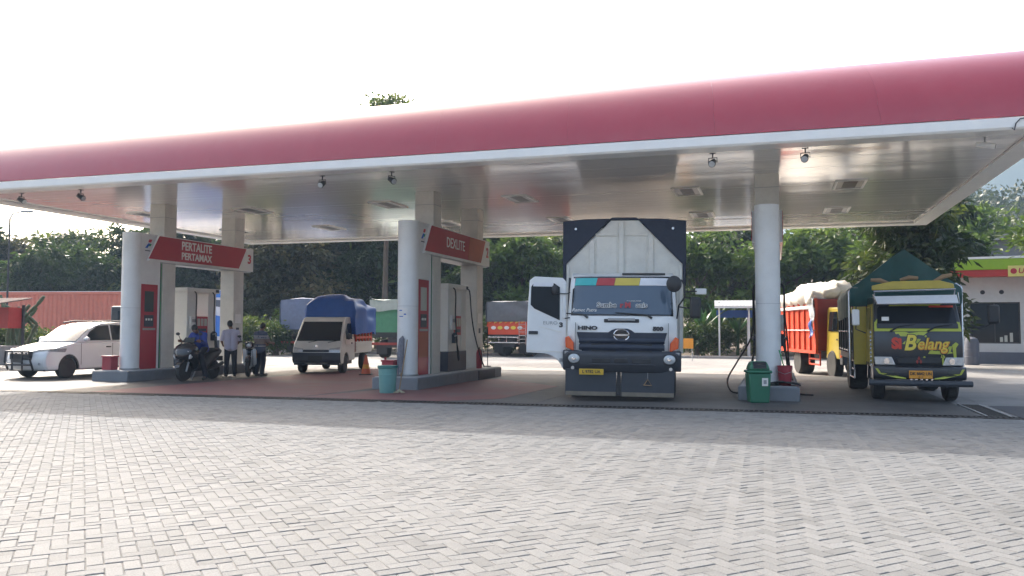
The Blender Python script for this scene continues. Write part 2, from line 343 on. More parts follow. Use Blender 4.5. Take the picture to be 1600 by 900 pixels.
# apron, made of cast slabs
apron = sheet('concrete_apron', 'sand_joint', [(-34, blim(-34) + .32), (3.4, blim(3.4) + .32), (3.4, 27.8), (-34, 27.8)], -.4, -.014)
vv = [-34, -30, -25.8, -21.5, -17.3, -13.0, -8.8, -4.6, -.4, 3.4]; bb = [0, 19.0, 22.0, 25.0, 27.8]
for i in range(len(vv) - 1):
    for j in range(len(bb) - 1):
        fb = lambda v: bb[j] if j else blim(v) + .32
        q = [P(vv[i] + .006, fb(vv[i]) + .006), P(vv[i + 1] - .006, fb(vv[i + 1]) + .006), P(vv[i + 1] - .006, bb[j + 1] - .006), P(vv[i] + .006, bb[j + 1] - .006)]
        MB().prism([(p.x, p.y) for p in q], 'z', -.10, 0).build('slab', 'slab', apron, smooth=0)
redp = sheet('red_forecourt_paint', 'apron_red', [(-15.2, 15.05), (-9.9, 15.36), (-9.6, 17.6), (-9.6, 27.0), (-14.2, 27.0)], -.006, .004)
redp2 = sheet('red_forecourt_paint', 'apron_red', [(-9.85, 15.37), (-6.6, 15.55), (-5.6, 16.5), (-5.4, 20.5), (-7.9, 23.0)], -.006, .004)
right = sheet('concrete_yard', 'concrete', [(3.9, 16.1), (60, 16.1), (60, 29.0), (3.9, 29.0)], -.4, -.004)
patch = sheet('asphalt_patch', 'asphalt_patch', [(3.95, 15.72), (6.0, 15.8), (5.3, 17.0), (4.9, 18.3), (3.95, 18.2)], -.02, .004)
right2 = sheet('concrete_yard', 'concrete', [(3.4, 18.5), (3.9, 18.5), (3.9, 27.8), (3.4, 27.8)], -.4, -.006)
rightf = sheet('concrete_yard', 'concrete', [(3.95, 15.705), (45, 15.705), (45, 16.095), (3.95, 16.095)], -.4, -.008)
back = sheet('back_paving', 'paver_far', [(-60, 27.95), (3.9, 27.95), (3.9, 29.02), (60, 29.02), (60, 45), (-60, 45)], -.4, -.002)
strip = sheet('drain_strip', 'kerb', [(-34, 27.81), (3.9, 27.81), (3.9, 27.94), (-34, 27.94)], -.4, .006)
def drain(name, v0, v1, b0, b1, along):
    r = thing(name, 'iron grate drain running along the front edge of the concrete apron' if along == 'v' else 'short drain channel with two pale rails at the right end of the apron', 'drain', P((v0 + v1) / 2, (b0 + b1) / 2), ROT)
    hv = (v1 - v0) / 2; hb = (b1 - b0) / 2
    MB().box(-hv, hv, -hb, hb, -.12, -.07).build('channel', 'drain_iron', r, smooth=0)
    rm = 'drain_iron' if along == 'v' else 'metal_grey'
    if along == 'v':
        for s in (-1, 1): MB().box(-hv, hv, s * hb - .03, s * hb + .03, -.1, .006).build('rail', rm, r, smooth=0)
        g = MB(); n = int(2 * hv / .09)
        for k in range(n): x = -hv + .045 + k * .09; g.box(x - .012, x + .012, -hb + .03, hb - .03, -.04, .001)
    else:
        for s in (-1, 1): MB().box(s * hv - .016, s * hv + .016, -hb, hb, -.1, .008).build('rail', rm, r, smooth=0)
        g = MB(); n = int(2 * hb / .09)
        for k in range(n): y = -hb + .045 + k * .09; g.box(-hv + .03, hv - .03, y - .012, y + .012, -.04, .001)
    tag(g.build('grate_bars', 'drain_iron', r, smooth=0), kind='stuff'); return r
dg_ = drain('drain_grate', -34, 3.9, 15.74, 16.02, 'v'); dg_.location = P(-15.05, blim(-15.05) + .14); dg_.rotation_euler = (0, 0, R(ROT) + math.atan(.0566))
drain('drain_grate', 3.46, 3.84, 16.07, 18.45, 'b')
# back kerb and planting strip
kb = thing('kerb', 'long low concrete kerb along the planting strip behind the forecourt', 'kerb', P(0, 45.2), ROT)
for k in range(60):
    x0 = -60 + k * 2; MB().box(x0 + .01, x0 + 1.99, -.12, .12, -.1, .14 + random.uniform(-.008, .008)).build('kerb_stone', 'kerb', kb, bev=.02)
plantstrip = sheet('planting_strip', 'soil', [(-60, 45.35), (60, 45.35), (60, 75), (-60, 75)], -.4, .06)
# ------------------------------------------------------------------ canopy
C_V0, C_V1, C_B0, C_B1 = -21.95, 4.82, 16.25, 30.3
CM = Vector(((C_V0 + C_V1) / 2, (C_B0 + C_B1) / 2)); HV = (C_V1 - C_V0) / 2; HB = (C_B1 - C_B0) / 2
canopy = thing('canopy', 'long petrol station canopy with red rounded fascia and glossy pale underside', 'canopy', P(CM.x, CM.y, .085), ROT); canopy.rotation_euler = (0, .0046, R(ROT))
def cor(i, o): sx, sy = ((-1, -1), (1, -1), (1, 1), (-1, 1))[i % 4]; return Vector((sx * (HV + (o if o > -.05 or abs(o + .42) < 1e-6 else o * .3)), sy * (HB + o)))
def glossy(name, col, rough, metal, bump, sx, dirt=.15):
    m = mat(name, col, rough, metal, var=.04, scale=1.2, dirt=dirt, dirtcol=(.35, .33, .3), dscale=1.2)
    n = m.node_tree.nodes; l = m.node_tree.links
    tc = n.new('ShaderNodeTexCoord'); mp = n.new('ShaderNodeMapping'); mp.inputs['Scale'].default_value = sx
    l.new(tc.outputs['Object'], mp.inputs['Vector'])
    nz = n.new('ShaderNodeTexNoise'); nz.inputs['Scale'].default_value = 1; nz.inputs['Detail'].default_value = 2; l.new(mp.outputs[0], nz.inputs['Vector'])
    bp = n.new('ShaderNodeBump'); bp.inputs['Strength'].default_value = bump; bp.inputs['Distance'].default_value = .02
    l.new(nz.outputs[0], bp.inputs['Height']); l.new(bp.outputs[0], n['Principled BSDF'].inputs['Normal']); return m
M['soffit'] = glossy('soffit', (.90, .875, .84), .11, .0, .22, (.45, 1.9, 1))
M['soffit'].node_tree.nodes['Principled BSDF'].inputs['Coat Weight'].default_value = 1; M['soffit'].node_tree.nodes['Principled BSDF'].inputs['Coat Roughness'].default_value = .13; M['soffit'].node_tree.nodes['Principled BSDF'].inputs['Coat IOR'].default_value = 1.5
M['fascia'] = glossy('fascia', (.38, .018, .035), .38, .0, .03, (.3, .3, .3), .03); M['fascia'].node_tree.nodes['Principled BSDF'].inputs['Coat Weight'].default_value = 1; M['fascia'].node_tree.nodes['Principled BSDF'].inputs['Coat Roughness'].default_value = .16; M['fascia'].node_tree.nodes['Principled BSDF'].inputs['Coat IOR'].default_value = 1.65; M['fascia'].node_tree.nodes['Principled BSDF'].inputs['Specular IOR Level'].default_value = .25
prof = [(.03, 5.24)]; _q = [(.0, .0)]
for k in range(1, 15):
    f_ = R(2 + 62 * ((k - .5) / 14) ** .9); _q.append((_q[-1][0] - math.sin(f_), _q[-1][1] + math.cos(f_)))
prof = [(.03 + q[0] * 1.46 / _q[-1][1], 5.24 + q[1] * 1.46 / _q[-1][1]) for q in _q]
prof_lip = [(.0, 5.235), (.055, 5.20), (.06, 5.04), (.03, 5.0), (-.42, 5.0), (-.42, 5.05), (-.02, 5.06)]
for i, n in ((0, 9), (1, 5), (2, 9), (3, 5)):
    for k in range(n):
        t0, t1 = (k + .0003) / n, (k + 1 - .0003) / n
        m = MB(); m.grid(lambda u, w: (lambda q: (q.x, q.y, prof[round(w * 14)][1]))(cor(i, prof[round(w * 14)][0]).lerp(cor(i + 1, prof[round(w * 14)][0]), t0 + (t1 - t0) * u)), 1, 14)
        o = m.build('fascia_panel', 'fascia', canopy, smooth=60, recalc=False); solid(o, .012, -1)
    nl = n
    for k in range(nl):
        t0, t1 = (k + .0003) / nl, (k + 1 - .0003) / nl; m = MB(); vs = []
        for t in (t0, t1):
            for o_, z in prof_lip: q = cor(i, o_).lerp(cor(i + 1, o_), t); vs.append((q.x, q.y, z))
        L = len(prof_lip); m.add(vs, [(a, (a + 1) % L, L + (a + 1) % L, L + a) for a in range(L)] + [tuple(range(L)), tuple(range(2 * L - 1, L - 1, -1))])
        m.build('lip', 'lip_white', canopy, smooth=0)
MB().box(-HV + .5, HV - .5, -HB + .9, HB - .9, 6.36, 6.5).build('roof_deck', 'zinc', canopy, smooth=0)
y = -HB + .29; rs = random.Random(5); N = 36; w = (2 * HB - .58) / N
for k in range(N):
    y0 = y + k * w; d0, d1 = rs.gauss(0, .0004), rs.gauss(0, .0004)
    MB().add([(-HV + .40, y0 + .0008, 5.06 + d0), (HV - .40, y0 + .0008, 5.06 + rs.gauss(0, .0015) + d0), (HV - .40, y0 + w - .0008, 5.06 + d1), (-HV + .40, y0 + w - .0008, 5.06 + d1),
              (-HV + .40, y0 + .0008, 5.08), (HV - .40, y0 + .0008, 5.08), (HV - .40, y0 + w - .0008, 5.08), (-HV + .40, y0 + w - .0008, 5.08)],
             [(0, 3, 2, 1), (4, 5, 6, 7), (0, 1, 5, 4), (1, 2, 6, 5), (2, 3, 7, 6), (3, 0, 4, 7)]).build('soffit_strip', 'soffit', canopy, smooth=0)
for v in (-19.6, -15.6, -10.9, -6.8, -2.2, 1.75):
    for b in (21.6, 26.2):
        x, y = v - CM.x, b - CM.y
        f = MB()
        for a in ((x - .36, x - .30, y - .62, y + .62), (x + .30, x + .36, y - .62, y + .62), (x - .30, x + .30, y - .62, y - .56), (x - .30, x + .30, y + .56, y + .62)): f.box(*a, 5.03, 5.075)
        fo = f.build('light_frame', 'lip_white', canopy, smooth=0)
        MB().box(x - .30, x + .30, y - .56, y + .56, 5.045, 5.056).build('light_lens', 'metal_grey', fo, smooth=0)
        MB().box(x - .16, x + .16, y - .5, y + .5, 5.04, 5.0445).build('light_grille', 'dark_metal', fo, smooth=0)
# floodlights under the lip
fl0 = None
def flood(px, Y, label, aim):
    global fl0
    loc = at(px, Y, 5.075 - (at(px, Y).dot(V) + 8.5) * .0046)
    if fl0 is None:
        r = thing('floodlight', label, 'floodlight', loc, ROT, 'floodlights hanging under the front edge of the canopy')
        MB().cyl((0, 0, 0), (0, 0, -.10), .014).box(-.06, .06, -.03, .03, -.015, 0).build('bracket', 'dark_metal', r)
        h = MB().cyl((0, .09, -.15), (0, -.10, -.24), .055, .075, n=14).build('housing', 'black_plastic', r, bev=.006)
        MB().cyl((0, -.102, -.241), (0, -.112, -.246), .062, .062, n=14).build('lens', 'lamp_glass', h)
        MB().tube([(-.085, 0, -.20), (-.085, 0, -.10), (.085, 0, -.10), (.085, 0, -.20)], .01).build('yoke', 'dark_metal', r)
        fl0 = r
    else: r = dup(fl0, loc, None, label)
    r.rotation_euler = (0, 0, R(aim)); return r
def yf(px):  # depth of the canopy edge (a little inside) at a photo column
    t = (px - 800) / F; return (C_B0 + .45) / (t * B.x + B.y)
flood(28, yf(28), 'black floodlight under the canopy edge, the one nearest the photo\'s left border', 75)
flood(121, yf(121), 'black floodlight under the canopy edge above the silver car', 70)
flood(501, yf(501), 'black floodlight under the canopy edge above the blue tarpaulin pickup', -14)
flood(610, yf(610), 'tilted black floodlight under the canopy just left of the middle column', 40)
flood(1116, yf(1116), 'black floodlight under the canopy between the box truck and the right column', -24)
flood(1262, yf(1262), 'black floodlight under the canopy just right of the right column', -28)
cc = thing('security_camera', 'white security camera under the right front corner of the canopy', 'camera', at(1546, yf(1546) + .1, 5.06), 60)
MB().cyl((0, 0, 0), (0, 0, -.12), .016).build('bracket', 'metal_grey', cc)
MB().cyl((0, .14, -.13), (0, -.16, -.2), .05, n=14).build('housing', 'white_plastic', cc, bev=.01); MB().cyl((0, -.162, -.2005), (0, -.17, -.2025), .038, n=12).build('lens', 'glass_dark', cc)
wr = MB().tube([P(4.0, 16.22, 5.06), P(4.02, 16.14, 5.0), P(4.05, 16.165, 5.12), P(4.12, 16.165, 5.2), P(4.3, 16.165, 5.22), P(4.42, 16.165, 5.2)], .010).build('cable', 'dark_metal')
tag(wr, 'thin grey cable looping over the white lip at the canopy\'s right front corner', 'cable')
# ------------------------------------------------------------------ pump islands and gantries
ISL = {3: (-17.58, 18.05), 2: (-8.88, 18.07), 1: (-.17, 17.95)}
def prism_side(m, pts, x, t):            # polygon in (y,z) standing on the plane x, thickness t outward
    m.prism(pts, 'x', x, x + t)
    return m
WHERE = {3: 'left', 2: 'middle', 1: 'right'}
for num, (iv, ib) in ISL.items():
    loc = P(iv, ib)
    isl = thing('pump_island', {3: 'grey concrete pump island on the left, beside the silver car', 2: 'grey concrete pump island in the middle, behind the teal bin', 1: 'grey concrete pump island on the right, behind the green bin'}[num], 'pump island', loc, ROT, 'raised concrete pump islands')
    w = .62
    m = MB().prism([(-w, 0), (w, 0), (w, 6.3), (-w, 6.3)], 'z', -.02, .285); m.build('base', 'island_grey', isl, bev=.025)
    m = MB().prism([(-w + .05, .05), (w - .05, .05), (w - .05, 6.25), (-w + .05, 6.25)], 'z', .285, .300); m.build('top_slab', 'island_edge', isl, bev=.005)
    for s in (-1, 1):
        for k in range(5): MB().box(s * w - .004, s * w + .004, .1 + k * 1.24, 1.28 + k * 1.24, .02, .262).build('facing_tile', 'island_grey', isl, smooth=0)
    if num == 2: MB().box(w, w + .03, 4.2, 5.6, .0, .27).build('dark_facing', 'navy', isl, smooth=0)
    g = thing('pump_gantry', {3: 'white round column and cream pillars carrying a red sign with two lettered lines', 2: 'white round column and cream pillars carrying a red sign with a faded orange end', 1: 'white round column of the right pump island, seen end on with its sign hidden'}[num], 'gantry', loc, ROT, 'pump gantries on the islands')
    MB().cyl((0, .72, .3), (0, .72, 4.22), .262, n=40).build('round_column', 'column_white', g)
    MB().cyl((0, .72, 2.05), (0, .72, 2.056), .2635, n=40).build('column_joint', 'metal_grey', g)
    MB().cyl((0, .72, .3), (0, .72, .34), .28, n=32).build('column_foot', 'metal_grey', g)
    for y0 in (1.68, 5.0):
        MB().box(-.27, .27, y0, y0 + .52, .3, 5.12 - iv * .0046).build('square_pillar', 'pillar_cream', g, bev=.012)
        MB().box(-.285, .285, y0 - .015, y0 + .535, 4.78, 4.79).build('pillar_joint', 'metal_grey', g, smooth=0)
    MB().prism([(.72, 2.75), (1.5, 2.75), (1.64, 3.4), (1.64, 4.22), (.72, 4.22)], 'x', -.25, .25).build('upper_panel', 'white_paint', g, bev=.008)
    cb = MB().box(-.225, .225, .86, 1.52, .3, 2.75).build('side_cabinet', 'red_paint', g, bev=.01)
    MB().box(.2255, .2335, 1.0, 1.36, 1.95, 2.55).build('display', 'price' if num == 2 else 'screen', cb); MB().box(.2255, .240, 1.0, 1.36, 1.52, 1.86).build('card_reader', 'disp_dark', cb)
    for k in range(3): MB().box(.2405, .2445, 1.04 + k * .1, 1.1 + k * .1, 1.7, 1.76).build('key', 'letter_white', cb)
    MB().box(.2255, .232, .95, 1.45, 1.42, 1.48).build('shelf', 'metal_grey', cb)
    if num == 2: MB().box(.2255, .2315, .9, 1.48, .75, 1.4).build('faded_panel', 'sign_faded', cb)
    for k, mm in enumerate(('white_paint', 'navy', 'green_mark', 'metal_grey')): MB().box(.19, .26 - .005 * k, 1.53 + k * .036, 1.56 + k * .036, .3, 3.45).build('trim_strip', mm, g, smooth=0)
    # sign band
    band = MB().prism([(1.02, 3.43), (5.95, 3.43), (5.95, 4.21), (1.44, 4.21)], 'x', -.33, .33).build('sign_band', 'white_paint', g, bev=.01)
    for s in (-1, 1):
        x0, x1 = (.331, .339) if s > 0 else (-.339, -.331)
        MB().prism([(1.0, 3.49), (5.15, 3.49), (5.55, 4.185), (1.42, 4.185)], 'x', x0, x1).build('red_panel', 'sign_red', band, smooth=0)
    if num == 2: MB().prism([(4.05, 3.50), (5.12, 3.50), (5.5, 4.175), (4.2, 4.175)], 'x', .340, .344).build('faded_patch', 'sign_faded', band, smooth=0)
    MB().prism([(1.55, 3.40), (5.9, 3.40), (5.9, 3.418), (1.55, 3.418)], 'x', -.28, .28).build('under_trim', 'metal_grey', band, smooth=0)
    if num == 3:
        text('lettering', 'PERTALITE', .36, 'letter_white', band, (.343, 3.05, 3.98), SIDE, off=.008, sx=.82); text('lettering', 'PERTAMAX', .30, 'letter_white', band, (.343, 3.05, 3.67), SIDE, off=.008, sx=.92)
    if num == 2: text('lettering', 'DEXLITE', .40, 'letter_white', band, (.343, 3.1, 3.84), SIDE, off=.002, sx=.9)
    if num in (2, 3): text('number', str(num), .42, 'letter_red', band, (.334, 5.73, 3.83), SIDE, off=.012)
    if num in (2, 3):                     # small emblem on the white front end
        for q, mm in (([(.94, 3.80), (1.03, 3.80), (1.15, 3.94), (1.06, 3.94)], 'blue_mark'), ([(1.07, 3.86), (1.15, 3.86), (1.20, 3.93), (1.13, 3.93)], 'green_mark'), ([(1.06, 3.97), (1.17, 3.97), (1.22, 4.06), (1.10, 4.06)], 'letter_red'), ([(.94, 3.71), (1.14, 3.71), (1.14, 3.735), (.94, 3.735)], 'navy')):
            MB().prism(q, 'x', .2505, .2565).build('emblem', mm, g, smooth=0)
    # small notices
    if num == 2:
        nt = MB().add([(.27 * math.sin(a) * 1.0, .72 - .27 * math.cos(a), z) for z in (1.75, 2.0) for a in [R(-25 + 12 * k) for k in range(5)]], [(k, k + 1, k + 6, k + 5) for k in range(4)])
        no = nt.build('notice', 'letter_white', g); solid(no, .004)
        for q in ((-.1, -.03, 1.93, 1.955), (.02, .08, 1.83, 1.86), (-.1, 0, 1.78, 1.80)): MB().box(q[0], q[1], .72 - .279, .72 - .272, q[2], q[3]).build('notice_print', 'blue_mark', no, smooth=0)
    MB().box(.2705, .277, 5.1, 5.4, 1.65, 1.95).build('notice', 'letter_white', g, smooth=0); MB().box(.2705, .277, 5.15, 5.3, 1.35, 1.5).build('socket_box', 'disp_dark', g, smooth=0)
# ------------------------------------------------------------------ dispensers
def dispenser(num):
    iv, ib = ISL[num]
    r = thing('fuel_dispenser', {3: 'tall white fuel dispenser with red display panel behind the black scooter', 2: 'tall white fuel dispenser with dark base behind the middle round column', 1: 'fuel dispenser hidden behind the right column, its black hoses hanging out'}[num], 'fuel dispenser', P(iv, ib + 2.75, .3), ROT, 'white fuel dispensers on the pump islands')
    for y0, y1 in ((0, .42), (.98, 1.36)):
        MB().box(-.26, .26, y0, y1, .55, 2.3).build('post', 'disp_white', r, bev=.012)
    MB().box(-.29, .29, -.04, 1.5, 2.3, 2.44).build('hose_beam', 'disp_white', r, bev=.015)
    for s in (-1, 1): MB().box(s * .29 - .005, s * .29 + .005, 1.30, 1.46, 2.33, 2.42).build('beam_cap', 'disp_dark', r)
    MB().box(-.27, .27, -.02, 1.38, 0, .55).build('base', 'navy', r, bev=.01)
    MB().box(-.24, .24, .42, .98, .55, 1.0).build('pump_cabinet', 'disp_white', r, bev=.01)
    d = MB().box(-.265, .265, .43, .97, 1.0, 1.55).build('display_unit', 'sign_red', r, bev=.012)
    for s in (-1, 1):
        for k in range(3): MB().box(s * .266 - .004, s * .266 + .004, .48 + k * .16, .60 + k * .16, 1.25, 1.48).build('price_window', 'price', d, smooth=0)
        MB().box(s * .266 - .004, s * .266 + .004, .5, .9, 1.08, 1.17).build('keypad', 'disp_dark', d, smooth=0)
    bx = MB().box(.262, .34, .08, .38, 1.15, 1.55).build('printer_box', 'white_plastic', r, bev=.03); MB().box(.3405, .346, .14, .32, 1.36, 1.46).build('slot', 'metal_grey', bx, smooth=0)
    for s in (-1, 1):
        for k, y in enumerate((.30, 1.15)):
            if num == 1:
                pts = [(s * .26, y, 2.32), (s * .36, y, 2.2), (s * .37, y, 1.6), (s * .42, y, 1.0), (s * (.75 if s < 0 else .45), y - .3, .4), (s * (.95 if s < 0 else .52), y - .9, .0), (s * (.85 if s < 0 else .6), y - 1.3, -.25), (s * (.62 if s < 0 else .95), y - 1.4, -.285)]
                if k: pts = [(s * .26, y, 2.32), (s * .36, y, 2.2), (s * .36, y, 1.2), (s * .40, y, .5), (s * .44, y - .2, .1), (s * .45, y - .25, .3), (s * .33, y - .1, .8)]
            elif num == 2 and s > 0 and k:
                pts = [(.27, 1.4, 2.34), (.36, 1.4, 2.26), (.40, 1.42, 1.7), (.46, 1.5, 1.1), (.55, 1.7, .5), (.62, 1.95, .06)]
            else: pts = [(s * .27, y, 2.33), (s * .36, y, 2.2), (s * .36, y, 1.5), (s * .42, y, .6), (s * .44, y + .06, .3), (s * .42, y + .12, .45), (s * .33, y + .1, .95)]
            sm = []
            for i in range(len(pts) - 1):
                p0, p1, p2, p3 = (Vector(pts[max(0, min(len(pts) - 1, i + q))]) for q in (-1, 0, 1, 2))
                for t in (0, .25, .5, .75): sm.append(.5 * ((2 * p1) + (p2 - p0) * t + (2 * p0 - 5 * p1 + 4 * p2 - p3) * t * t + (-p0 + 3 * p1 - 3 * p2 + p3) * t ** 3))
            sm.append(Vector(pts[-1])); MB().tube(sm, .02, 8).build('hose', 'hose', r)
            if not (num == 2 and s > 0 and k):
                nb = MB().prism([(y - .05, .78), (y + .16, .78), (y + .16, 1.02), (y + .05, 1.08), (y - .05, 1.02)], 'x', s * .27, s * .37).build('nozzle_holder', 'disp_dark', r, bev=.01)
                MB().tube([(s * .37, y + .1, .92), (s * .40, y + .02, 1.0), (s * .37, y - .06, .98)], .024, 8).build('nozzle', 'metal_grey', nb)
    return r
for k in (3, 2, 1): dispenser(k)
# ------------------------------------------------------------------ small things on the forecourt
iv2, ib2 = ISL[2]; iv1, ib1 = ISL[1]; iv3, ib3 = ISL[3]
t = thing('waste_bin', 'round open teal plastic bin in front of the middle pump island', 'bin', at(607, 18.9))
m = MB().lathe([(.175, 0), (.185, .02), (.215, .56), (.235, .58), (.235, .63), (.222, .63), (.21, .60), (.17, .05)], n=28); m.build('body', 'teal_plastic', t)
for z in (.2, .42): MB().lathe([(.185 + z * .055, z), (.194 + z * .055, z + .008), (.187 + z * .055, z + .02)], n=28).build('rib', 'teal_plastic', t)
MB().lathe([(.214, .575), (.239, .58), (.239, .632), (.233, .634)], n=28).build('rim', 'teal_dark', t)
mp = thing('mop', 'long wooden handled mop with beige head leaning by the teal bin', 'mop', at(625, 18.82))
MB().cyl((0, 0, .06), (.10, .60, 1.22), .013, n=8).build('handle', 'wood', mp)
m = MB(); rq = random.Random(2)
for k in range(26):
    a = rq.uniform(0, 6.28); m.tube([(0, 0, .08), (.05 * math.cos(a), .05 * math.sin(a), .05), (.13 * math.cos(a), .11 * math.sin(a), .015)], .012, 5)
m.build('head', 'mop_beige', mp)
mp = thing('mop', 'grey rag mop standing head up against the middle round column', 'mop', P(iv2 - .02, ib2 + .38, .3), ROT)
MB().cyl((0, 0, 0), (.03, .04, 1.0), .014, n=8).build('handle', 'wood', mp)
m = MB()
for k in range(40):
    a = rq.uniform(0, 6.28); h = rq.uniform(.55, .95); m.tube([(.03, .03, 1.0), (.06 * math.cos(a) + .02, .05 * math.sin(a), .92), (.08 * math.cos(a), .05 * math.sin(a) - .02, 1 - h * .6), (.07 * math.cos(a + .6), .04 * math.sin(a) - .02, 1 - h)], .014, 5)
m.build('head', 'mop_grey', mp)
t = thing('waste_bin', 'green lidded plastic litter bin in front of the right round column', 'bin', at(1183, 16.72), -4)
m = MB().prism([(-.19, -.17), (.19, -.17), (.19, .17), (-.19, .17)], 'z', 0, .60); m.map(lambda v: Vector((v.x * (1 + .18 * v.z / .6), v.y * (1 + .18 * v.z / .6), v.z))); m.build('body', 'green_plastic', t, bev=.03)
MB().box(-.245, .245, -.225, .225, .60, .66).build('rim', 'green_plastic', t, bev=.025)
m = MB().prism([(-.19, .66), (-.18, .76), (-.10, .84), (.10, .84), (.18, .76), (.19, .66)], 'x', -.21, .21); m.map(lambda v: Vector((v.x * (1 - .25 * max(0, v.z - .66) / .18), v.y, v.z))); ld = m.build('dome_lid', 'green_plastic', t, bev=.03)
MB().prism([(-.183, .70), (-.178, .76), (-.115, .82), (-.125, .83), (-.192, .765), (-.195, .70)], 'x', -.13, .13).build('opening_flap', 'black_plastic', ld)
lb = MB().box(.03, .15, -.2065, -.200, .36, .52).build('label_sheet', 'letter_white', t, smooth=0); lb.rotation_euler = (R(2.9), 0, 0)
MB().box(.06, .12, -.210, -.2068, .40, .48).build('label_print', 'metal_grey', lb, smooth=0)
def bucket(label, loc, r=.14, h=.34, mm='bucket_red'):
    b = thing('bucket', label, 'bucket', loc, ROT, 'red sand buckets beside the round columns')
    MB().lathe([(r * .86, 0), (r, h), (r * 1.06, h), (r * 1.06, h + .02), (r * .96, h + .02), (r * .82, .03)], n=20).build('body', mm, b)
    MB().tube([(-r, 0, h), (-r * 1.08, -.05, h * .75), (0, -r * 1.25, h * .62), (r * 1.08, -.05, h * .75), (r, 0, h)], .006, 5).build('handle', 'metal_grey', b); return b
bucket('dark red bucket on the right island, behind the green bin', P(iv1 + .33, ib1 + .42, .3), .15, .40)
t = thing('sand_box', 'dark red sand box at the foot of the left round column', 'box', P(iv3 - .30, ib3 + .32, .3), ROT, 'red sand boxes')
MB().box(-.16, .16, -.13, .13, 0, .36).build('body', 'bucket_red', t, bev=.012); MB().box(-.18, .18, -.15, .15, .36, .40).build('lid', 'bucket_red', t, bev=.01)
t = thing('sand_box', 'dark red sand box behind the teal bin at the middle column', 'box', P(iv2 - .36, ib2 + .45, .3), ROT, 'red sand boxes')
MB().box(-.16, .16, -.13, .13, 0, .36).build('body', 'bucket_red', t, bev=.012); MB().box(-.18, .18, -.15, .15, .36, .40).build('lid', 'bucket_red', t, bev=.01); MB().cyl((-.12, 0, .4), (-.12, 0, .46), .03).build('knob', 'bucket_red', t)
t = MB().cyl(P(iv1 + .42, ib1 + .38, .3), P(iv1 + .22, ib1 + .46, 1.05), .013, n=8).build('stick', 'green_mark'); tag(t, 'thin green stick leaning on the right round column', 'stick')
m = MB().grid(lambda u, w: Vector((-.36 + .72 * u, -.22 + .55 * w, .02 + .07 * math.sin(3.1 * u) * (1 - w) + .012 * math.sin(17 * u + 9 * w))), 14, 10)
t = m.build('rubber_mat', 'rubber', loc=P(iv1 + .28, ib1 + .30, .3), rot=(0, 0, R(ROT))); solid(t, .02); tag(t, 'crumpled black rubber mat on the front end of the right pump island', 'mat')
t = thing('traffic_cone', 'orange traffic cone standing beside the pickup', 'traffic cone', at(573, 26.2))
MB().box(-.2, .2, -.2, .2, 0, .035).build('base', 'black_plastic', t, bev=.02); MB().lathe([(.155, .035), (.03, .62), (.026, .63), (.001, .632)], n=20).build('cone', 'cone_orange', t); MB().lathe([(.1205, .20), (.092, .33), (.09, .33), (.118, .20)], n=20).build('band', 'ink_orange', t)
t = thing('fire_extinguisher', 'red fire extinguisher on the middle island beside the rear pillar', 'extinguisher', P(iv2 + .40, ib2 + 4.85, .3), ROT)
MB().lathe([(.08, 0), (.085, .02), (.085, .46), (.06, .54), (.03, .57), (.001, .575)], n=18).build('cylinder', 'bucket_red', t); MB().box(-.02, .02, -.06, .05, .58, .63).build('valve', 'black_plastic', t); MB().tube([(0, -.05, .6), (.1, -.06, .55), (.11, -.02, .3), (.1, 0, .12)], .012).build('hose', 'hose', t)
t = thing('pole_stand', 'thin dark pole standing at the far end of the middle island', 'pole', P(iv2 + .28, ib2 + 5.95, .3), ROT)
MB().cyl((0, 0, 0), (0, 0, .03), .11).build('base', 'black_plastic', t); MB().cyl((0, 0, .03), (0, 0, 1.25), .014, n=8).build('rod', 'dark_metal', t)
# orange board at the rear kerb
t = thing('notice_board', 'small orange yellow board on thin legs near the rear kerb', 'sign board', at(1072, 40.5), -12)
MB().box(-.34, .34, -.02, .02, .62, 1.12).build('board', 'ink_orange', t, bev=.01)
for s in (-1, 1): MB().cyl((s * .28, .02, 0), (s * .28, .02, 1.1), .02, n=8).build('leg', 'steel', t)
# shelter
t = thing('shelter', 'small white framed shelter with corrugated roof by the planting strip', 'shelter', at(1160, 45.2, .05), -14)
for x in (-1.25, .35, 1.55):
    for y in (0, 1.8): MB().box(x - .045, x + .045, y - .045, y + .045, 0, 2.75 + .14 * y).build('post', 'white_paint', t, bev=.006)
m = MB().grid(lambda u, w: Vector((-1.5 + 3.4 * u, -.5 + 2.8 * w, 2.82 + .40 * w + .004 * math.sin(u * 3.4 / .19 * 6.283))), 108, 4); o = m.build('roof_sheet', 'zinc', t, smooth=60); solid(o, .01)
MB().box(-1.5, 1.9, -.5, -.46, 2.70, 2.80).build('eave_beam', 'white_paint', t); MB().box(-1.4, 1.7, 1.6, 1.64, 2.2, 2.62).build('blue_sheet', 'tarp_blue', t)
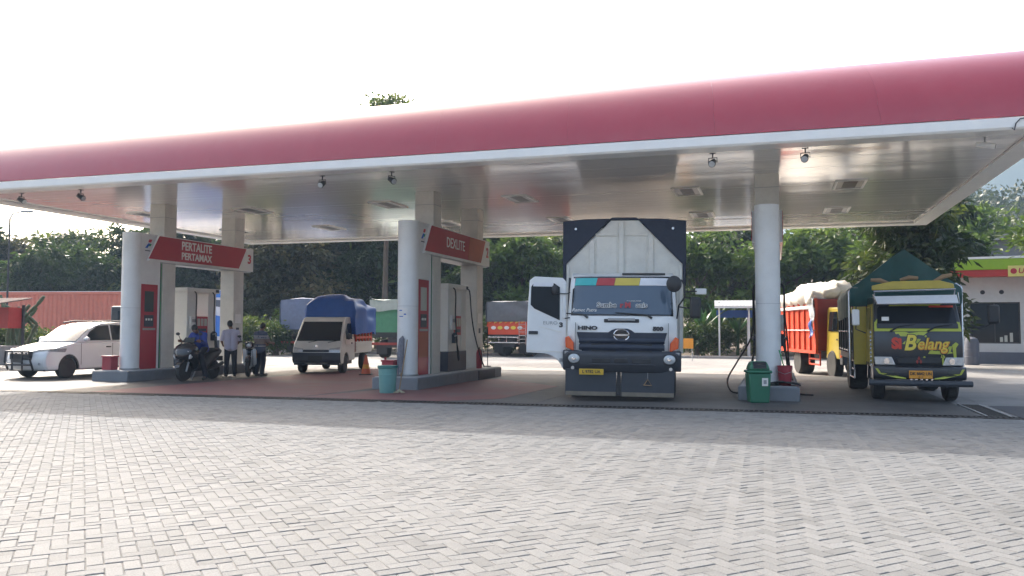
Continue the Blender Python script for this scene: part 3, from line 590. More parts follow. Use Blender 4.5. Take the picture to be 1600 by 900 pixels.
# ------------------------------------------------------------------ shop building on the right
bl = thing('shop_building', 'white shop with green and red fascia band and one dark window', 'building', at(1500, 38.6), 0)
bl.rotation_euler = (0, 0, R(-24))
w0 = MB(); L = 12; H = 4.05
for a in ((0, 1.0, 0, H), (3.05, L, 0, H), (1.0, 3.05, 0, .95), (1.0, 3.05, 2.88, H)): w0.box(a[0] - .6, a[1] - .6, 0, .25, a[2], a[3])
w0.box(-.6, -.35, .251, 8, 0, H); w0.box(L - .85, L - .6, .251, 8, 0, H); w0.box(-.34, L - .86, 7.8, 8, 0, H)
wl_ = w0.build('wall', 'wall_white', bl, smooth=0)
MB().box(-.63, L - .57, -.04, -.001, 0, .55).build('plinth', 'plinth', bl, smooth=0)
wi = MB()
for a in ((.40, .46, .95, 2.88), (2.39, 2.45, .95, 2.88), (.46, 2.39, .95, 1.01), (.46, 2.39, 2.82, 2.88), (1.40, 1.45, 1.01, 2.82)): wi.box(a[0], a[1], .06, .14, a[2], a[3])
wf = wi.build('window', 'dark_metal', bl, smooth=0); MB().box(.46, 2.39, .09, .11, 1.01, 2.82).build('pane', 'glass_dark', wf, smooth=0)
for x, z, h in ((1.62, 1.03, .22), (1.80, 1.03, .30), (2.02, 1.03, .42)): MB().box(x, x + .12, .055, .085, z, z + h).build('poster', 'price', wf, smooth=0)
for x in (.95, 1.72): MB().cyl((x, -.02, 3.35), (x, .02, 3.35), .10, n=16).build('vent', 'dark_metal', bl)
MB().box(-.75, L, -.75, .5, 4.06, 4.36).build('red_band', 'brick_red', bl, bev=.01); MB().box(-1.1, L, -.78, .5, 4.362, 4.86).build('green_band', 'lime_green', bl, bev=.01); MB().box(-1.15, L, -.82, .6, 4.862, 4.96).build('roof_edge', 'white_paint', bl, bev=.01)
MB().box(-.6, L - .6, .6, 8.2, 4.3, 4.6).build('roof', 'zinc', bl, smooth=0)
sg = MB().box(1.9, 4.6, -.83, -.79, 4.02, 4.52).build('shop_sign', 'sign_yellow', bl, bev=.006); text('lettering', 'Unit Toko', .34, 'letter_red', sg, (3.0, -.84, 4.27), FRONT, off=.006, shear=.2); MB().cyl((2.12, -.833, 4.27), (2.12, -.838, 4.27), .13, n=14).build('emblem', 'letter_red', sg)
oc = thing('oil_drum', 'dark rounded bollard like drum against the shop wall', 'drum', at(1517, 37.0), 0)
MB().lathe([(.29, 0), (.30, .02), (.30, 1.0), (.24, 1.18), (.1, 1.26), (.001, 1.27)], n=20).build('body', 'plinth', oc)
for z in (.34, .68): MB().lathe([(.30, z), (.315, z + .02), (.30, z + .04)], n=20).build('rib', 'plinth', oc)
hs = thing('house', 'grey gabled house with tiled roof behind the shop', 'house', at(1583, 56), -28)
MB().prism([(-4.6, 0), (4.6, 0), (4.6, 5.6), (0, 8.2), (-4.6, 5.6)], 'y', 0, 9).build('wall', 'gable_grey', hs, smooth=0)
for s in (-1, 1):
    rf = MB().add([(0, -.7, 8.38), (s * 5.4, -.7, 5.32), (s * 5.4, 9.5, 5.32), (0, 9.5, 8.38), (0, -.7, 8.24), (s * 5.4, -.7, 5.18), (s * 5.4, 9.5, 5.18), (0, 9.5, 8.24)], [(0, 1, 2, 3), (4, 5, 6, 7), (0, 1, 5, 4), (1, 2, 6, 5), (2, 3, 7, 6), (3, 0, 4, 7)]).build('roof', 'roof_tile', hs, smooth=0)
    MB().add([(0, -.74, 8.42), (s * 5.45, -.74, 5.33), (s * 5.45, -.70, 5.33), (0, -.70, 8.42), (0, -.74, 8.2), (s * 5.45, -.74, 5.12), (s * 5.45, -.70, 5.12), (0, -.70, 8.2)], [(0, 1, 2, 3), (4, 5, 6, 7), (0, 1, 5, 4), (1, 2, 6, 5), (2, 3, 7, 6), (3, 0, 4, 7)]).build('barge_board', 'kerb', rf, smooth=0)
MB().box(-1.2, 1.2, -.05, -.001, 5.2, 6.4).build('louvre', 'dark_metal', hs, smooth=0)
# left side: kerb wall, awning, lamp post, cactus
t = thing('low_wall', 'low pale kerb wall at the left border behind the silver car', 'wall', at(-30, 33), -18)
for k in range(5): MB().box(-4.4 + k * 1.3 + .005, -3.1 + k * 1.3 - .005, 0, .25, 0, .75).build('wall_block', 'kerb', t, bev=.02)
t = thing('awning', 'small dark roofed stall with red front at the left border', 'stall', at(-20, 31), -18)
m = MB().grid(lambda u, w: Vector((-1.8 + 2.9 * u, -.8 + 1.8 * w, 2.32 + .3 * w + .03 * math.sin(u * 2.9 / .2 * 6.283))), 90, 3); o = m.build('roof_sheet', 'roof_tile', t, smooth=60); solid(o, .02)
for x in (-1.6, .9):
    for yy in (-.6, .8): MB().box(x - .04, x + .04, yy - .04, yy + .04, 0, 2.35).build('post', 'dark_metal', t)
fb = MB().box(-1.5, .85, .2, .9, 1.45, 2.25).build('front_board', 'brick_red', t, bev=.01); MB().box(-.2, .15, .19, .199, 1.75, 2.05).build('notice', 'letter_white', fb, smooth=0)
t = thing('lamp_post', 'thin grey lamp post in front of the trees at far left', 'lamp post', at(11, 42), 0)
MB().tube([(0, 0, 0), (0, 0, 3), (0, 0, 7.2)], [.06, .05, .04], 8).build('pole', 'dark_metal', t); MB().tube([(0, 0, 7.2), (.15, 0, 7.5), (.7, 0, 7.6)], .035, 6).build('arm', 'metal_grey', t); MB().box(.6, 1.15, -.1, .1, 7.54, 7.66).build('lamp_head', 'metal_grey', t, bev=.02)
# container on its trailer
ct = thing('freight_container', 'long faded red freight container on a trailer behind the silver car', 'container', at(92, 47, 0), 0); ct.rotation_euler = (0, 0, R(-6))
L0 = 6.1
MB().box(-L0, L0, .06, 2.3, 1.05, 3.62).build('body', 'container_red', ct, smooth=0)
m = MB(); x = -L0 + .15
while x < L0 - .3:
    m.prism([(x, .06), (x + .06, .015), (x + .16, .015), (x + .22, .06)], 'z', 1.2, 3.48); x += .28
tag(m.build('corrugation', 'container_red', ct, smooth=0), kind='stuff')
for z0, z1 in ((1.05, 1.19), (3.49, 3.64)): MB().box(-L0, L0, -.02, .059, z0, z1).build('rail', 'container_red', ct, smooth=0)
for s in (-1, 1): MB().box(s * L0 - .09, s * L0 + .09, -.04, .12, 1.03, 3.66).build('corner_post', 'container_red', ct, smooth=0)
MB().box(-L0, L0, -.02, 2.35, 3.642, 3.67).build('roof_edge', 'lip_white', ct, smooth=0)
MB().box(-L0, L0, .5, 1.8, .82, 1.04).build('trailer_frame', 'dark_metal', ct, smooth=0)
for xx in (-4.6, -3.4, 4.4): MB().lathe([(.3, -.15), (.5, -.14), (.5, .14), (.3, .15)], c=(xx, .35, .5), axis='y', n=20).build('wheel', 'rubber', ct)
# ------------------------------------------------------------------ vehicles: local x to the right seen from the front, y from the front bumper back, z up
def wheel(par, x, y, r, w, rim='metal_grey', dual=False):
    s = 1 if x > 0 else -1
    t = MB().lathe([(r * .55, -w / 2), (r * .93, -w / 2), (r, -w * .36), (r, w * .36), (r * .93, w / 2), (r * .55, w / 2)], n=28, axis='x')
    for k in range(28):
        a = 6.2832 * k / 28; t.cyl((-w * .3, r * .985 * math.cos(a), r * .985 * math.sin(a)), (w * .3, r * .985 * math.cos(a + .08), r * .985 * math.sin(a + .08)), r * .035, n=4)
    o = t.build('wheel', 'rubber', par, loc=(x, y, r))
    m = MB().lathe([(r * .56, s * w * .36), (r * .52, s * w * .22), (r * .40, s * w * .14), (r * .24, s * w * .2), (r * .22, s * w * .42), (.001, s * w * .44)], n=24, axis='x')
    for k in range(6):
        a = 6.2832 * k / 6; m.cyl((s * w * .16, r * .32 * math.cos(a), r * .32 * math.sin(a)), (s * w * .24, r * .32 * math.cos(a), r * .32 * math.sin(a)), r * .04, n=6)
    m.build('rim', rim, o); return o
def arc(cy, cz, r, a0, a1, n=10): return [(cy + r * math.cos(R(a0 + (a1 - a0) * k / n)), cz + r * math.sin(R(a0 + (a1 - a0) * k / n))) for k in range(n + 1)]
def lerp(a, b, t): return a + (b - a) * t
# --- large white box truck with its door open
def box_truck():
    r = thing('box_truck', 'large white cargo truck with navy tarpaulin corners and its left door open', 'truck', at(970, 16.85), -9)
    r.rotation_euler = (0, R(.5), R(-9))
    Wd = 1.14
    # cab shell
    prof = [(.04, 1.0), (.0, 1.2), (.0, 1.62), (.03, 1.76), (.22, 2.42), (.30, 2.56), (.48, 2.66), (.8, 2.70), (1.85, 2.70), (1.9, 2.6), (1.9, 1.0)]
    m = MB().prism(prof, 'x', -Wd, Wd, 10); m.map(lambda v: Vector((v.x * (1 - .05 * max(0, v.z - 1.7)), v.y + .085 * (v.x / Wd) ** 2 * max(0, 1 - v.y / 1.2) + (.08 * max(0, abs(v.x / Wd) - .8) / .2 if v.y < .6 else 0), v.z)))
    cab = m.build('cab', 'truck_white', r, bev=.02)
    def yy(x, z):                                   # front surface of the cab
        if z < 1.62: y = 0
        elif z < 1.76: y = .03 * (z - 1.62) / .14
        elif z < 2.42: y = .03 + .19 * (z - 1.76) / .66
        else: y = .22 + .08 * (z - 2.42) / .14
        x0 = x / max(.2, (1 - .05 * max(0, z - 1.7)))
        return y + .085 * (x0 / Wd) ** 2 + .08 * max(0, abs(x0 / Wd) - .8) / .2
    def skin(name, mt, xa, xb, za, zb, off, par, nx=12, nz=5, sh=0, shb=0):   # a curved sheet lying on the cab front
        g = MB().grid(lambda u, w: (lambda z: (lambda x: Vector((x, yy(x, z) - off, z)))(lerp(xa(z), xb(z), u) if callable(xa) else lerp(xa + sh * w, xb + shb * w, u)))(lerp(za, zb, w)), nx, nz)
        o = g.build(name, mt, par, smooth=60); solid(o, .006, 0); return o
    skin('windscreen_seal', 'black_gloss', -1.06, 1.06, 1.765, 2.60, .008, cab, 20, 8, .03, -.03)
    ws = skin('windscreen', 'glass_blue', -1.02, 1.02, 1.80, 2.57, .016, cab, 20, 8, .025, -.025)
    for xa, xb, mt in ((-1.0, -.545, 'teal_vinyl'), (-.54, -.165, 'red_vinyl'), (-.16, .355, 'yellow_vinyl'), (.36, 1.0, 'white_vinyl')):
        skin('sun_strip', mt, xa, xb, 2.405, 2.565, .024, ws, 6, 2, .03 if xa > -1 else .03, .03 if xb < 1 else -.0)
    def tx(par, s, size, mm, x, z, gap, **kw):
        o = text('lettering', s, size, mm, par, (x, yy(x, z) - gap, z), (R(90 - 14 if z > 1.76 else 90), 0, 0), ext=.003, **kw); return o
    tx(ws, 'Sumbe', .15, 'letter_white', -.31, 1.985, .046, off=.010, sx=1.0, align='CENTER'); tx(ws, 'Sumbe', .15, 'black_gloss', -.31, 1.985, .052, off=.001)
    tx(ws, 'r M', .15, 'red_vinyl', .075, 1.985, .048, off=.010); tx(ws, 'anis', .15, 'letter_white', .41, 1.985, .046, off=.010); tx(ws, 'anis', .15, 'black_gloss', .41, 1.985, .052, off=.001)
    tx(ws, 'PT. SUMBER MANIS', .035, 'letter_white', .25, 2.075, .028); tx(ws, 'Ramot Putra', .10, 'letter_white', -.78, 1.88, .045, shear=.3)
    for x, l in ((.62, .75), (-.70, .75)):
        MB().tube([(x, yy(x, 1.72) - .03, 1.72), (x - .1, yy(x - .1, 1.77) - .045, 1.785), (x - l, yy(x - l, 1.83) - .03, 1.83)], [.028, .016, .010], 6).build('wiper', 'black_plastic', cab)
    hd = MB().box(-.36, .36, -.035, .0, 1.625, 1.70).build('handle_recess', 'black_plastic', cab, bev=.012, loc=(0, .02, 0)); MB().box(-.28, .28, -.055, -.034, 1.66, 1.715).build('handle', 'metal_grey', hd, bev=.01)
    # grille
    gr = skin('grille', 'navy', lambda z: -lerp(.80, .93, (z - .95) / .47), lambda z: lerp(.80, .93, (z - .95) / .47), .95, 1.42, .010, cab, 14, 4)
    for z0, z1 in ((1.22, 1.27), (1.08, 1.14)):
        w = .62
        g = MB().grid(lambda u, q: (lambda x, z: Vector((x, yy(x, z) - .018 - .03 * math.sin(math.pi * q), z)))(lerp(-.88, .88, u), lerp(z0 - .03, z1 + .03, q)), 12, 6); o = g.build('slat', 'navy', gr, smooth=60); solid(o, .006, -1)
    for z0 in (1.165, 1.03): MB().box(-.62, .62, -.012, .03, z0 - .022, z0 + .022).build('slot', 'black_plastic', gr, smooth=0)
    hump = MB().prism([(-.30, 1.40), (.30, 1.40), (.2, 1.47), (.12, 1.50), (-.12, 1.50), (-.2, 1.47)], 'y', -.018, .03).build('grille_crest', 'navy', gr, bev=.006)
    em = MB()
    for k in range(36):
        a0, a1 = 6.2832 * k / 36, 6.2832 * (k + 1) / 36
        if abs(math.cos(a0 + .087)) > .985: continue
        em.tube([(.158 * math.cos(a0), -.03, 1.365 + .118 * math.sin(a0)), (.158 * math.cos(a1), -.03, 1.365 + .118 * math.sin(a1))], .013, 6)
    em.prism([(-.15, 1.362), (-.06, 1.352), (.06, 1.352), (.15, 1.362), (.15, 1.378), (.06, 1.384), (-.06, 1.384), (-.15, 1.378)], 'y', -.042, -.02)
    MB().cyl((0, -.012, 1.365), (0, -.024, 1.365), .172, n=32).map(lambda v: Vector((v.x, v.y, 1.365 + (v.z - 1.365) * .78))).build('emblem_disc', 'black_gloss', cab); em.build('emblem', 'chrome', cab)
    tx(cab, 'HINO', .105, 'dark_metal', -.70, 1.505, .030, off=.006, sx=1.5); tx(cab, '500', .10, 'dark_metal', .745, 1.50, .034, off=.010, sx=1.35)
    # corner panels with lamps
    for s in (-1, 1):
        MB().prism([(s * .985, 1.02), (s * 1.16, 1.10), (s * 1.17, 1.30), (s * 1.10, 1.34), (s * .99, 1.2)], 'y', .02, .16).build('indicator_lamp', 'orange_lamp', cab, bev=.015)
        MB().box(min(s * .80, s * 1.18), max(s * .80, s * 1.18), .02, .14, .955, 1.02).build('corner_trim', 'metal_grey', cab, bev=.01)
        MB().prism([(.0, 1.05), (.0, 1.62), (.05, 1.62), (.05, 1.05)], 'x', s * .955 - .004, s * .955 + .004).build('panel_gap', 'dark_metal', cab, smooth=0)
    # bumper
    bp = [(-.06, .70), (-.10, .78), (-.10, .98), (-.05, 1.04), (.25, 1.05), (.25, .66), (-.02, .62)]
    m = MB().prism(bp, 'x', -1.22, 1.22, 16); m.map(lambda v: Vector((v.x, v.y + .14 * abs(v.x / 1.22) ** 4, v.z - (.0 if abs(v.x) > .85 else .02)))); bm_ = m.build('bumper', 'bumper_dark', r, bev=.02)
    for a, b_ in ((-.60, -.22), (-.14, .14), (.22, .60)): MB().box(a, b_, -.112, -.09, .79, .88).build('bumper_slot', 'black_plastic', bm_, bev=.008)
    MB().prism([(-.70, .75), (.70, .75), (.62, .78), (-.62, .78)], 'y', -.118, -.08).build('bumper_lip', 'bumper_dark', bm_, bev=.008)
    for s in (-1, 1):
        MB().prism([(s * .84, .77), (s * 1.06, .75), (s * 1.15, .88), (s * 1.10, .99), (s * .86, .98)], 'y', -.065, .05).build('lamp_recess', 'black_plastic', bm_, bev=.01)
        h = MB().lathe([(.001, -.02), (.06, -.02), (.115, -.005), (.125, .03)], axis='y', n=22).map(lambda v: Vector((v.x, v.y, v.z * .80))).build('headlight', 'lamp_glass', bm_, loc=(s * .975, -.075, .875)); MB().lathe([(.001, -.03), (.035, -.028), (.05, -.012)], axis='y', n=14).build('bulb', 'chrome', h)
        MB().cyl((s * 1.0, -.04, .68), (s * 1.0, -.075, .68), .035, n=14).build('fog_lamp', 'lamp_glass', bm_)
    for xa, xb in ((-1.16, -.10), (.0, 1.08)):
        fl = MB().box(xa, xb, .02, .05, .10, .66).build('front_flap', 'bumper_dark', r, bev=.008); MB().box(xa + .01, xb - .01, .012, .0195, .105, .19).build('mud_stain', 'mud', fl, smooth=0)
    pl = MB().box(-.86, -.36, -.13, -.118, .545, .665).build('number_plate', 'plate_yellow', r, bev=.006); text('lettering', 'L 9782 UA', .085, 'plate_ink', pl, (-.61, -.133, .605), FRONT, off=.002)
    MB().tube([(.46, .0, .34), (.54, .0, .46), (.62, .0, .34), (.45, .0, .345)], .013, 6).build('tow_hook', 'wood', r); MB().tube([(.54, .0, .46), (.54, .01, .60)], .006, 5).build('hook_chain', 'metal_grey', r)
    MB().box(-.09, -.01, .02, .05, .12, .66).build('flap_gap', 'black_plastic', r)
    # side of the cab facing right: window, mirror arms
    for s in (1,):
        MB().prism([(.32, 1.82), (1.5, 1.82), (1.5, 2.5), (.62, 2.5)], 'x', s * (Wd - .025), s * (Wd - .005)).build('side_window', 'glass_dark', cab, smooth=0)
    MB().prism([(.25, 1.0), (1.5, 1.0), (1.5, 2.58), (.50, 2.58), (.25, 1.8)], 'x', -Wd - .004, -Wd + .03).build('door_opening', 'black_plastic', cab, smooth=0)
    ma = MB().tube([(1.0, .35, 2.52), (1.22, -.05, 2.50), (1.26, -.10, 2.42), (1.28, -.10, 2.16), (1.16, .0, 1.98), (1.13, .10, 1.72)], .018, 7).tube([(1.28, -.10, 2.14), (1.45, -.08, 2.14)], .015, 6).tube([(1.14, .0, 1.96), (1.42, -.05, 1.93)], .015, 6)
    ma.build('mirror_arm', 'black_plastic', r)
    MB().ell((1.06, -.16, 2.42), .155, .06, .17, 18, 10).build('round_mirror', 'black_plastic', r)
    MB().box(1.38, 1.60, -.16, -.04, 1.72, 2.16).build('side_mirror', 'black_plastic', r, bev=.05); MB().box(1.50, 1.72, .05, .12, 2.22, 2.34).build('marker_lamp', 'white_plastic', r, bev=.01); MB().tube([(1.27, -.08, 2.26), (1.45, .0, 2.28), (1.55, .08, 2.28)], .014, 6).build('lamp_arm', 'black_plastic', r)
    MB().box(-.35, .55, .35, .37, 2.675, 2.72).build('roof_rail', 'black_plastic', cab, bev=.01, loc=(.35, .05, -.04))
    # open door swung forward on its front hinge
    d = bpy.data.objects.new('door', None); COL.objects.link(d); d.parent = r; d.location = (-1.15, .20, 0); d.rotation_euler = (0, 0, R(14))
    Wdoor = .82
    out = [(-.02, 1.72), (-.02, 2.48), (-.10, 2.56), (-.70, 2.58), (-.80, 2.50), (-.84, 1.75), (-.86, .98), (-.52, .96)] + arc(-.52, .50, .46, 85, 20, 6) + [(-.02, .60)]
    fr = MB().prism(out, 'y', -.03, .03).build('door_panel', 'truck_white', d, bev=.012)
    MB().prism([(-.16, 1.66), (-.16, 2.36), (-.28, 2.44), (-.72, 2.44), (-.77, 2.36), (-.78, 1.98), (-.70, 1.90)], 'y', -.038, -.0305).build('window', 'glass_dark', fr, smooth=0)
    MB().box(-.73, -.30, -.044, -.0385, 2.37, 2.45).build('window_visor', 'white_vinyl', fr, smooth=0); MB().box(-.105, -.03, -.06, -.031, 1.70, 2.42).build('mirror_back', 'truck_white', fr, bev=.02)
    MB().tube([(-.30, -.08, 2.22), (-.02, -.10, 2.22), (.05, -.05, 2.25)], .012).build('mirror_bar', 'black_plastic', fr); MB().tube([(-.06, -.10, 1.70), (.05, -.05, 1.72)], .012).build('mirror_bar', 'black_plastic', fr)
    MB().ell((-.28, -.10, 2.30), .07, .04, .11, 12, 8).build('small_mirror', 'black_plastic', fr)
    MB().box(-.82, -.62, -.052, -.031, 1.36, 1.43).build('door_handle', 'dark_metal', fr, bev=.012)
    text('lettering', 'EURO', .10, 'metal_grey', fr, (-.36, -.034, 1.60), FRONT, sx=1.2); text('lettering', '3', .13, 'dark_metal', fr, (-.13, -.034, 1.56), FRONT, off=.008, sx=1.3)
    MB().prism([(-.84, 1.02), (-.10, .98), (-.10, 1.0), (-.84, 1.04)], 'y', -.040, -.031).build('crease', 'panel_white', fr, smooth=0); MB().prism([(-.60, 1.52), (-.12, 1.40), (-.12, 1.42), (-.60, 1.535)], 'y', -.040, -.031).build('crease', 'panel_white', fr, smooth=0)
    MB().box(-.16, -.02, -.04, -.031, .79, .86).build('side_lamp', 'metal_grey', fr, smooth=0)
    # chassis, wheels
    MB().box(-.42, .42, .3, 8.6, .62, .86).build('chassis', 'dark_metal', r)
    for x in (-1.0, 1.0): wheel(r, x, 1.25, .50, .28)
    for y in (5.9, 7.2):
        for x in (-1.0, 1.0): wheel(r, x, y, .50, .5)
    for x in (-1, 1): MB().box(x * 1.0 - .16, x * 1.0 + .16, 1.75, 1.78, .28, .85).build('mud_flap', 'black_plastic', r); MB().box(x * .8 - .28, x * .8 + .28, 2.6, 3.5, .45, .95).build('side_tank', 'metal_grey', r, bev=.05)
    # cargo body
    y0, y1 = 2.05, 8.8
    bd = MB().box(-1.36, 1.36, y0 + .06, y1, .95, 3.86).build('cargo_body', 'panel_white', r, bev=.02)
    fb = MB().prism([(-1.34, .95), (1.34, .95), (1.34, 3.0), (.34, 4.02), (-.30, 4.02), (-1.34, 3.0)], 'y', y0, y0 + .058).build('front_board', 'panel_white', r, bev=.006)
    for x in (-.74, -.06, .62):
        zt = 4.0 - max(0, (abs(x) - .28)) * .97 if True else 4
        MB().box(x - .055, x + .055, y0 - .05, y0 - .001, .96, min(3.98, zt)).build('board_stud', 'panel_white', fb, bev=.006)
    for x0, x1 in ((-.66, -.14), (.02, .54)):
        MB().box(x0, x1, y0 - .045, y0 - .001, 3.66, 3.72).build('board_rail', 'panel_white', fb, bev=.006); MB().box(x0 + .03, x1 - .03, y0 - .014, y0 - .001, 1.0, 3.64).build('board_panel', 'panel_white', fb, bev=.004)
    for s in (-1, 1):
        MB().box(s * 1.30 - .035, s * 1.30 + .035, y0 - .04, y0 - .001, .96, 2.98).build('board_edge', 'panel_white', fb, bev=.006)
        tp = MB().prism([(s * 1.345, 2.55), (s * 1.39, 2.55), (s * 1.42, 3.1), (s * 1.42, 4.00), (s * .9, 4.05), (s * .32, 4.06), (s * .34, 4.03), (s * 1.345, 3.005)], 'y', y0 - .07, y0 + .04).build('tarp_corner', 'tarp_navy', r, bev=.012)
        MB().cyl((s * 1.12, y0 - .075, 3.82), (s * 1.12, y0 - .07, 3.82), .03, n=10).build('eyelet', 'steel', tp)
        MB().box(s * 1.362, s * 1.42, y0 + .041, y1 + .05, 2.5, 3.92).map(lambda v: v).build('tarp_side', 'tarp_navy', r, bev=.01)
    MB().prism([(-1.42, 3.92), (1.42, 3.92), (1.42, 4.0), (.32, 4.07), (.28, 4.10), (-.28, 4.10), (-.32, 4.07), (-1.42, 4.0)], 'y', y0 + .042, y1 + .06).build('tarp_roof', 'tarp_navy', r, bev=.01)
    return r
box_truck()
# --- light truck with painted front, green tarpaulin
def painted_truck():
    r = thing('light_truck', 'dark and lime light truck with painted nose lettering, yellow board and green tarpaulin', 'truck', at(1434, 16.75), -17.5)
    Wd = .96; cabs = []
    prof = [(.06, .70), (.0, .85), (.0, 1.30), (.05, 1.48), (.36, 2.02), (.46, 2.14), (.7, 2.2), (1.55, 2.2), (1.6, 2.1), (1.6, .70)]
    m = MB().prism(prof, 'x', -Wd, Wd, 10); m.map(lambda v: Vector((v.x * (1 - .09 * max(0, v.z - 1.45)), v.y + .07 * (v.x / Wd) ** 2 * max(0, 1 - v.y), v.z)))
    cab = m.build('cab', 'cab_dark', r, bev=.02)
    def yy(x, z):
        y = 0 if z < 1.3 else (.05 * (z - 1.3) / .18 if z < 1.48 else .05 + .31 * (z - 1.48) / .54)
        return y + .07 * (x / (1 - .09 * max(0, z - 1.45)) / Wd) ** 2
    def skin(name, mt, pts, off, par, th=.006):
        m = MB().plate([(x, yy(x, z) - off, z) for x, z in pts], -th); return m.build(name, mt, par, smooth=0)
    def sheetg(name, mt, xa, xb, za, zb, off, par, sh=0, shb=0):
        g = MB().grid(lambda u, w: (lambda z, x: Vector((x, yy(x, z) - off, z)))(lerp(za, zb, w), lerp(xa + sh * w, xb + shb * w, u)), 14, 4); o = g.build(name, mt, par, smooth=60); solid(o, .006, 0); return o
    sheetg('windscreen_frame', 'lime', -.94, .94, 1.46, 2.06, .006, cab, .05, -.05)
    ws = sheetg('windscreen', 'glass_dark', -.875, .875, 1.52, 1.99, .014, cab, .045, -.045)
    MB().box(-.78, -.62, .06, .07, 1.68, 1.76).build('permit_sticker', 'letter_white', ws, smooth=0); sheetg('red_strip', 'ink_red', .3, .83, 1.96, 2.0, .022, ws)
    sheetg('lower_strip', 'bumper_dark', -.88, .88, 1.525, 1.62, .021, ws)
    for x in (-.5, .3): MB().tube([(x - .1, yy(x, 1.48) - .03, 1.46), (x + .1, yy(x, 1.56) - .04, 1.56), (x + .45, yy(x, 1.6) - .04, 1.60)], [.022, .014, .009], 6).build('wiper', 'black_plastic', cab)
    vz = MB().plate([(-.90, .30, 2.20), (-.86, .05, 2.03), (.88, .05, 2.05), (.90, .30, 2.22)], -.015).build('sun_visor', 'white_vinyl', r)
    MB().tube([(-.93, .33, 2.24), (-.885, .04, 2.02), (.9, .04, 2.035), (.935, .33, 2.26)], .014, 6).build('visor_trim', 'steel', vz)
    MB().tube([(-.92, .28, 2.30), (.88, .28, 2.335)], .020, 8).tube([(-.9, .28, 2.3), (-.88, .40, 2.05)], .014).tube([(.86, .28, 2.33), (.84, .40, 2.05)], .014).build('roof_bar', 'steel', r)
    MB().prism([(-.92, 2.34), (.92, 2.36), (.90, 2.46), (.6, 2.535), (-.45, 2.53), (-.92, 2.44)], 'y', .55, .60).build('yellow_board', 'cab_yellow', r, bev=.015)
    for i, (xa, za, xb, zb) in enumerate(((-.92, 2.57, -.5, 2.49), (-.25, 2.56, .15, 2.60), (.5, 2.52, .9, 2.66))): MB().tube([(xa, .72, za), ((xa + xb) / 2, .70, (za + zb) / 2 + .03), (xb, .72, zb)], [.035, .05, .035], 8).build('rolled_sheet', 'wood', r)
    # nose: lettering and splashes
    skin('paint_splash', 'lime', [(-.50, 1.45), (-.48, 1.40), (-.42, 1.41), (-.38, 1.36), (-.1, 1.35), (.0, 1.39), (.12, 1.38), (.22, 1.45)], .008, cab); skin('paint_splash', 'lime', [(.20, 1.00), (.24, 1.06), (.30, 1.12), (.72, 1.16), (.68, 1.05), (.74, 1.02), (.55, .99)], .008, cab)
    skin('paint_splash', 'lime', [(-.35, 1.2), (-.2, 1.33), (.05, 1.30), (0, 1.22), (-.15, 1.18)], .008, cab); skin('paint_splash', 'lime', [(.50, .78), (.55, .76), (.53, .92), (.49, .93)], .010, cab); skin('paint_splash', 'lime', [(.76, .86), (.81, .86), (.80, 1.12), (.86, 1.2), (.80, 1.24), (.72, 1.18)], .010, cab)
    for x, z in ((.34, .88), (.66, .86), (-.12, 1.38), (.16, 1.36), (.12, .93)): MB().cyl((x, yy(x, z) - .004, z), (x, yy(x, z) - .012, z), .022, n=10).build('paint_drop', 'lime', cab)
    def tx(s, size, mm, x, z, gap, **kw): return text('lettering', s, size, mm, cab, (x, yy(x, z) - gap, z), (R(90), 0, R(6 * x)), ext=.003, **kw)
    tx('Si', .30, 'ink_red', -.47, 1.20, .020, off=.018, sx=1.05); tx('B', .44, 'plate_ink', -.20, 1.21, .016, off=.03, shear=.25); tx('B', .44, 'ink_yellow', -.20, 1.21, .022, off=.012, shear=.25)
    tx('elang', .33, 'plate_ink', .29, 1.19, .020, off=.028, shear=.25, sx=.98); tx('elang', .33, 'ink_orange', .29, 1.19, .026, off=.012, shear=.25, sx=.98)
    tx('elang', .33, 'ink_yellow', .285, 1.205, .031, off=-.002, shear=.25, sx=.98); tx('1b', .10, 'lime', .5, .94, .012, off=.004, shear=.3)
    # headlights, grille, bumper
    MB().prism([(-.45, .80), (.45, .80), (.50, .92), (-.50, .92)], 'y', -.02, .05).build('grille', 'black_plastic', cab, bev=.01)
    for a in (90, 210, 330): MB().prism([(.045 * math.cos(R(a)) + d[0], .86 + .045 * math.sin(R(a)) + d[1]) for d in ((.0, .045), (.028, 0), (0, -.045), (-.028, 0))], 'y', -.035, -.021).build('emblem', 'bed_dark_red', cab)
    for s in (-1, 1):
        h = MB().prism([(s * .50, .76), (s * .94, .76), (s * .96, .93), (s * .58, .93)], 'y', -.015, .16).map(lambda v: Vector((v.x, v.y + .07 * (abs(v.x) - .5) / .46, v.z))).build('headlight', 'lamp_glass', cab, bev=.015); MB().cyl((s * .70, -.012, .845), (s * .70, -.022, .845), .06, n=16).build('reflector', 'chrome', h)
    m = MB().prism([(-.10, .50), (-.12, .56), (-.10, .72), (-.03, .745), (.3, .745), (.3, .47), (-.06, .47)], 'x', -1.0, 1.0, 12); m.map(lambda v: Vector((v.x, v.y + .08 * abs(v.x) ** 3, v.z))); bm_ = m.build('bumper', 'cab_dark', r, bev=.015)
    for s in (-1, 1):
        MB().prism([(s * .30, .485), (s * .50, .50), (s * .88, .585), (s * .95, .69), (s * .90, .69), (s * .84, .61), (s * .56, .56), (s * .30, .505)], 'y', -.125, .0).map(lambda v: Vector((v.x, v.y + .08 * abs(v.x) ** 3, v.z))).build('bumper_accent', 'lime', bm_, smooth=0)
        MB().prism([(s * .56, .59), (s * .84, .60), (s * .88, .675), (s * .60, .675)], 'y', -.135, -.0).map(lambda v: Vector((v.x, v.y + .08 * abs(v.x) ** 3, v.z))).build('fog_lamp', 'screen', bm_, bev=.005)
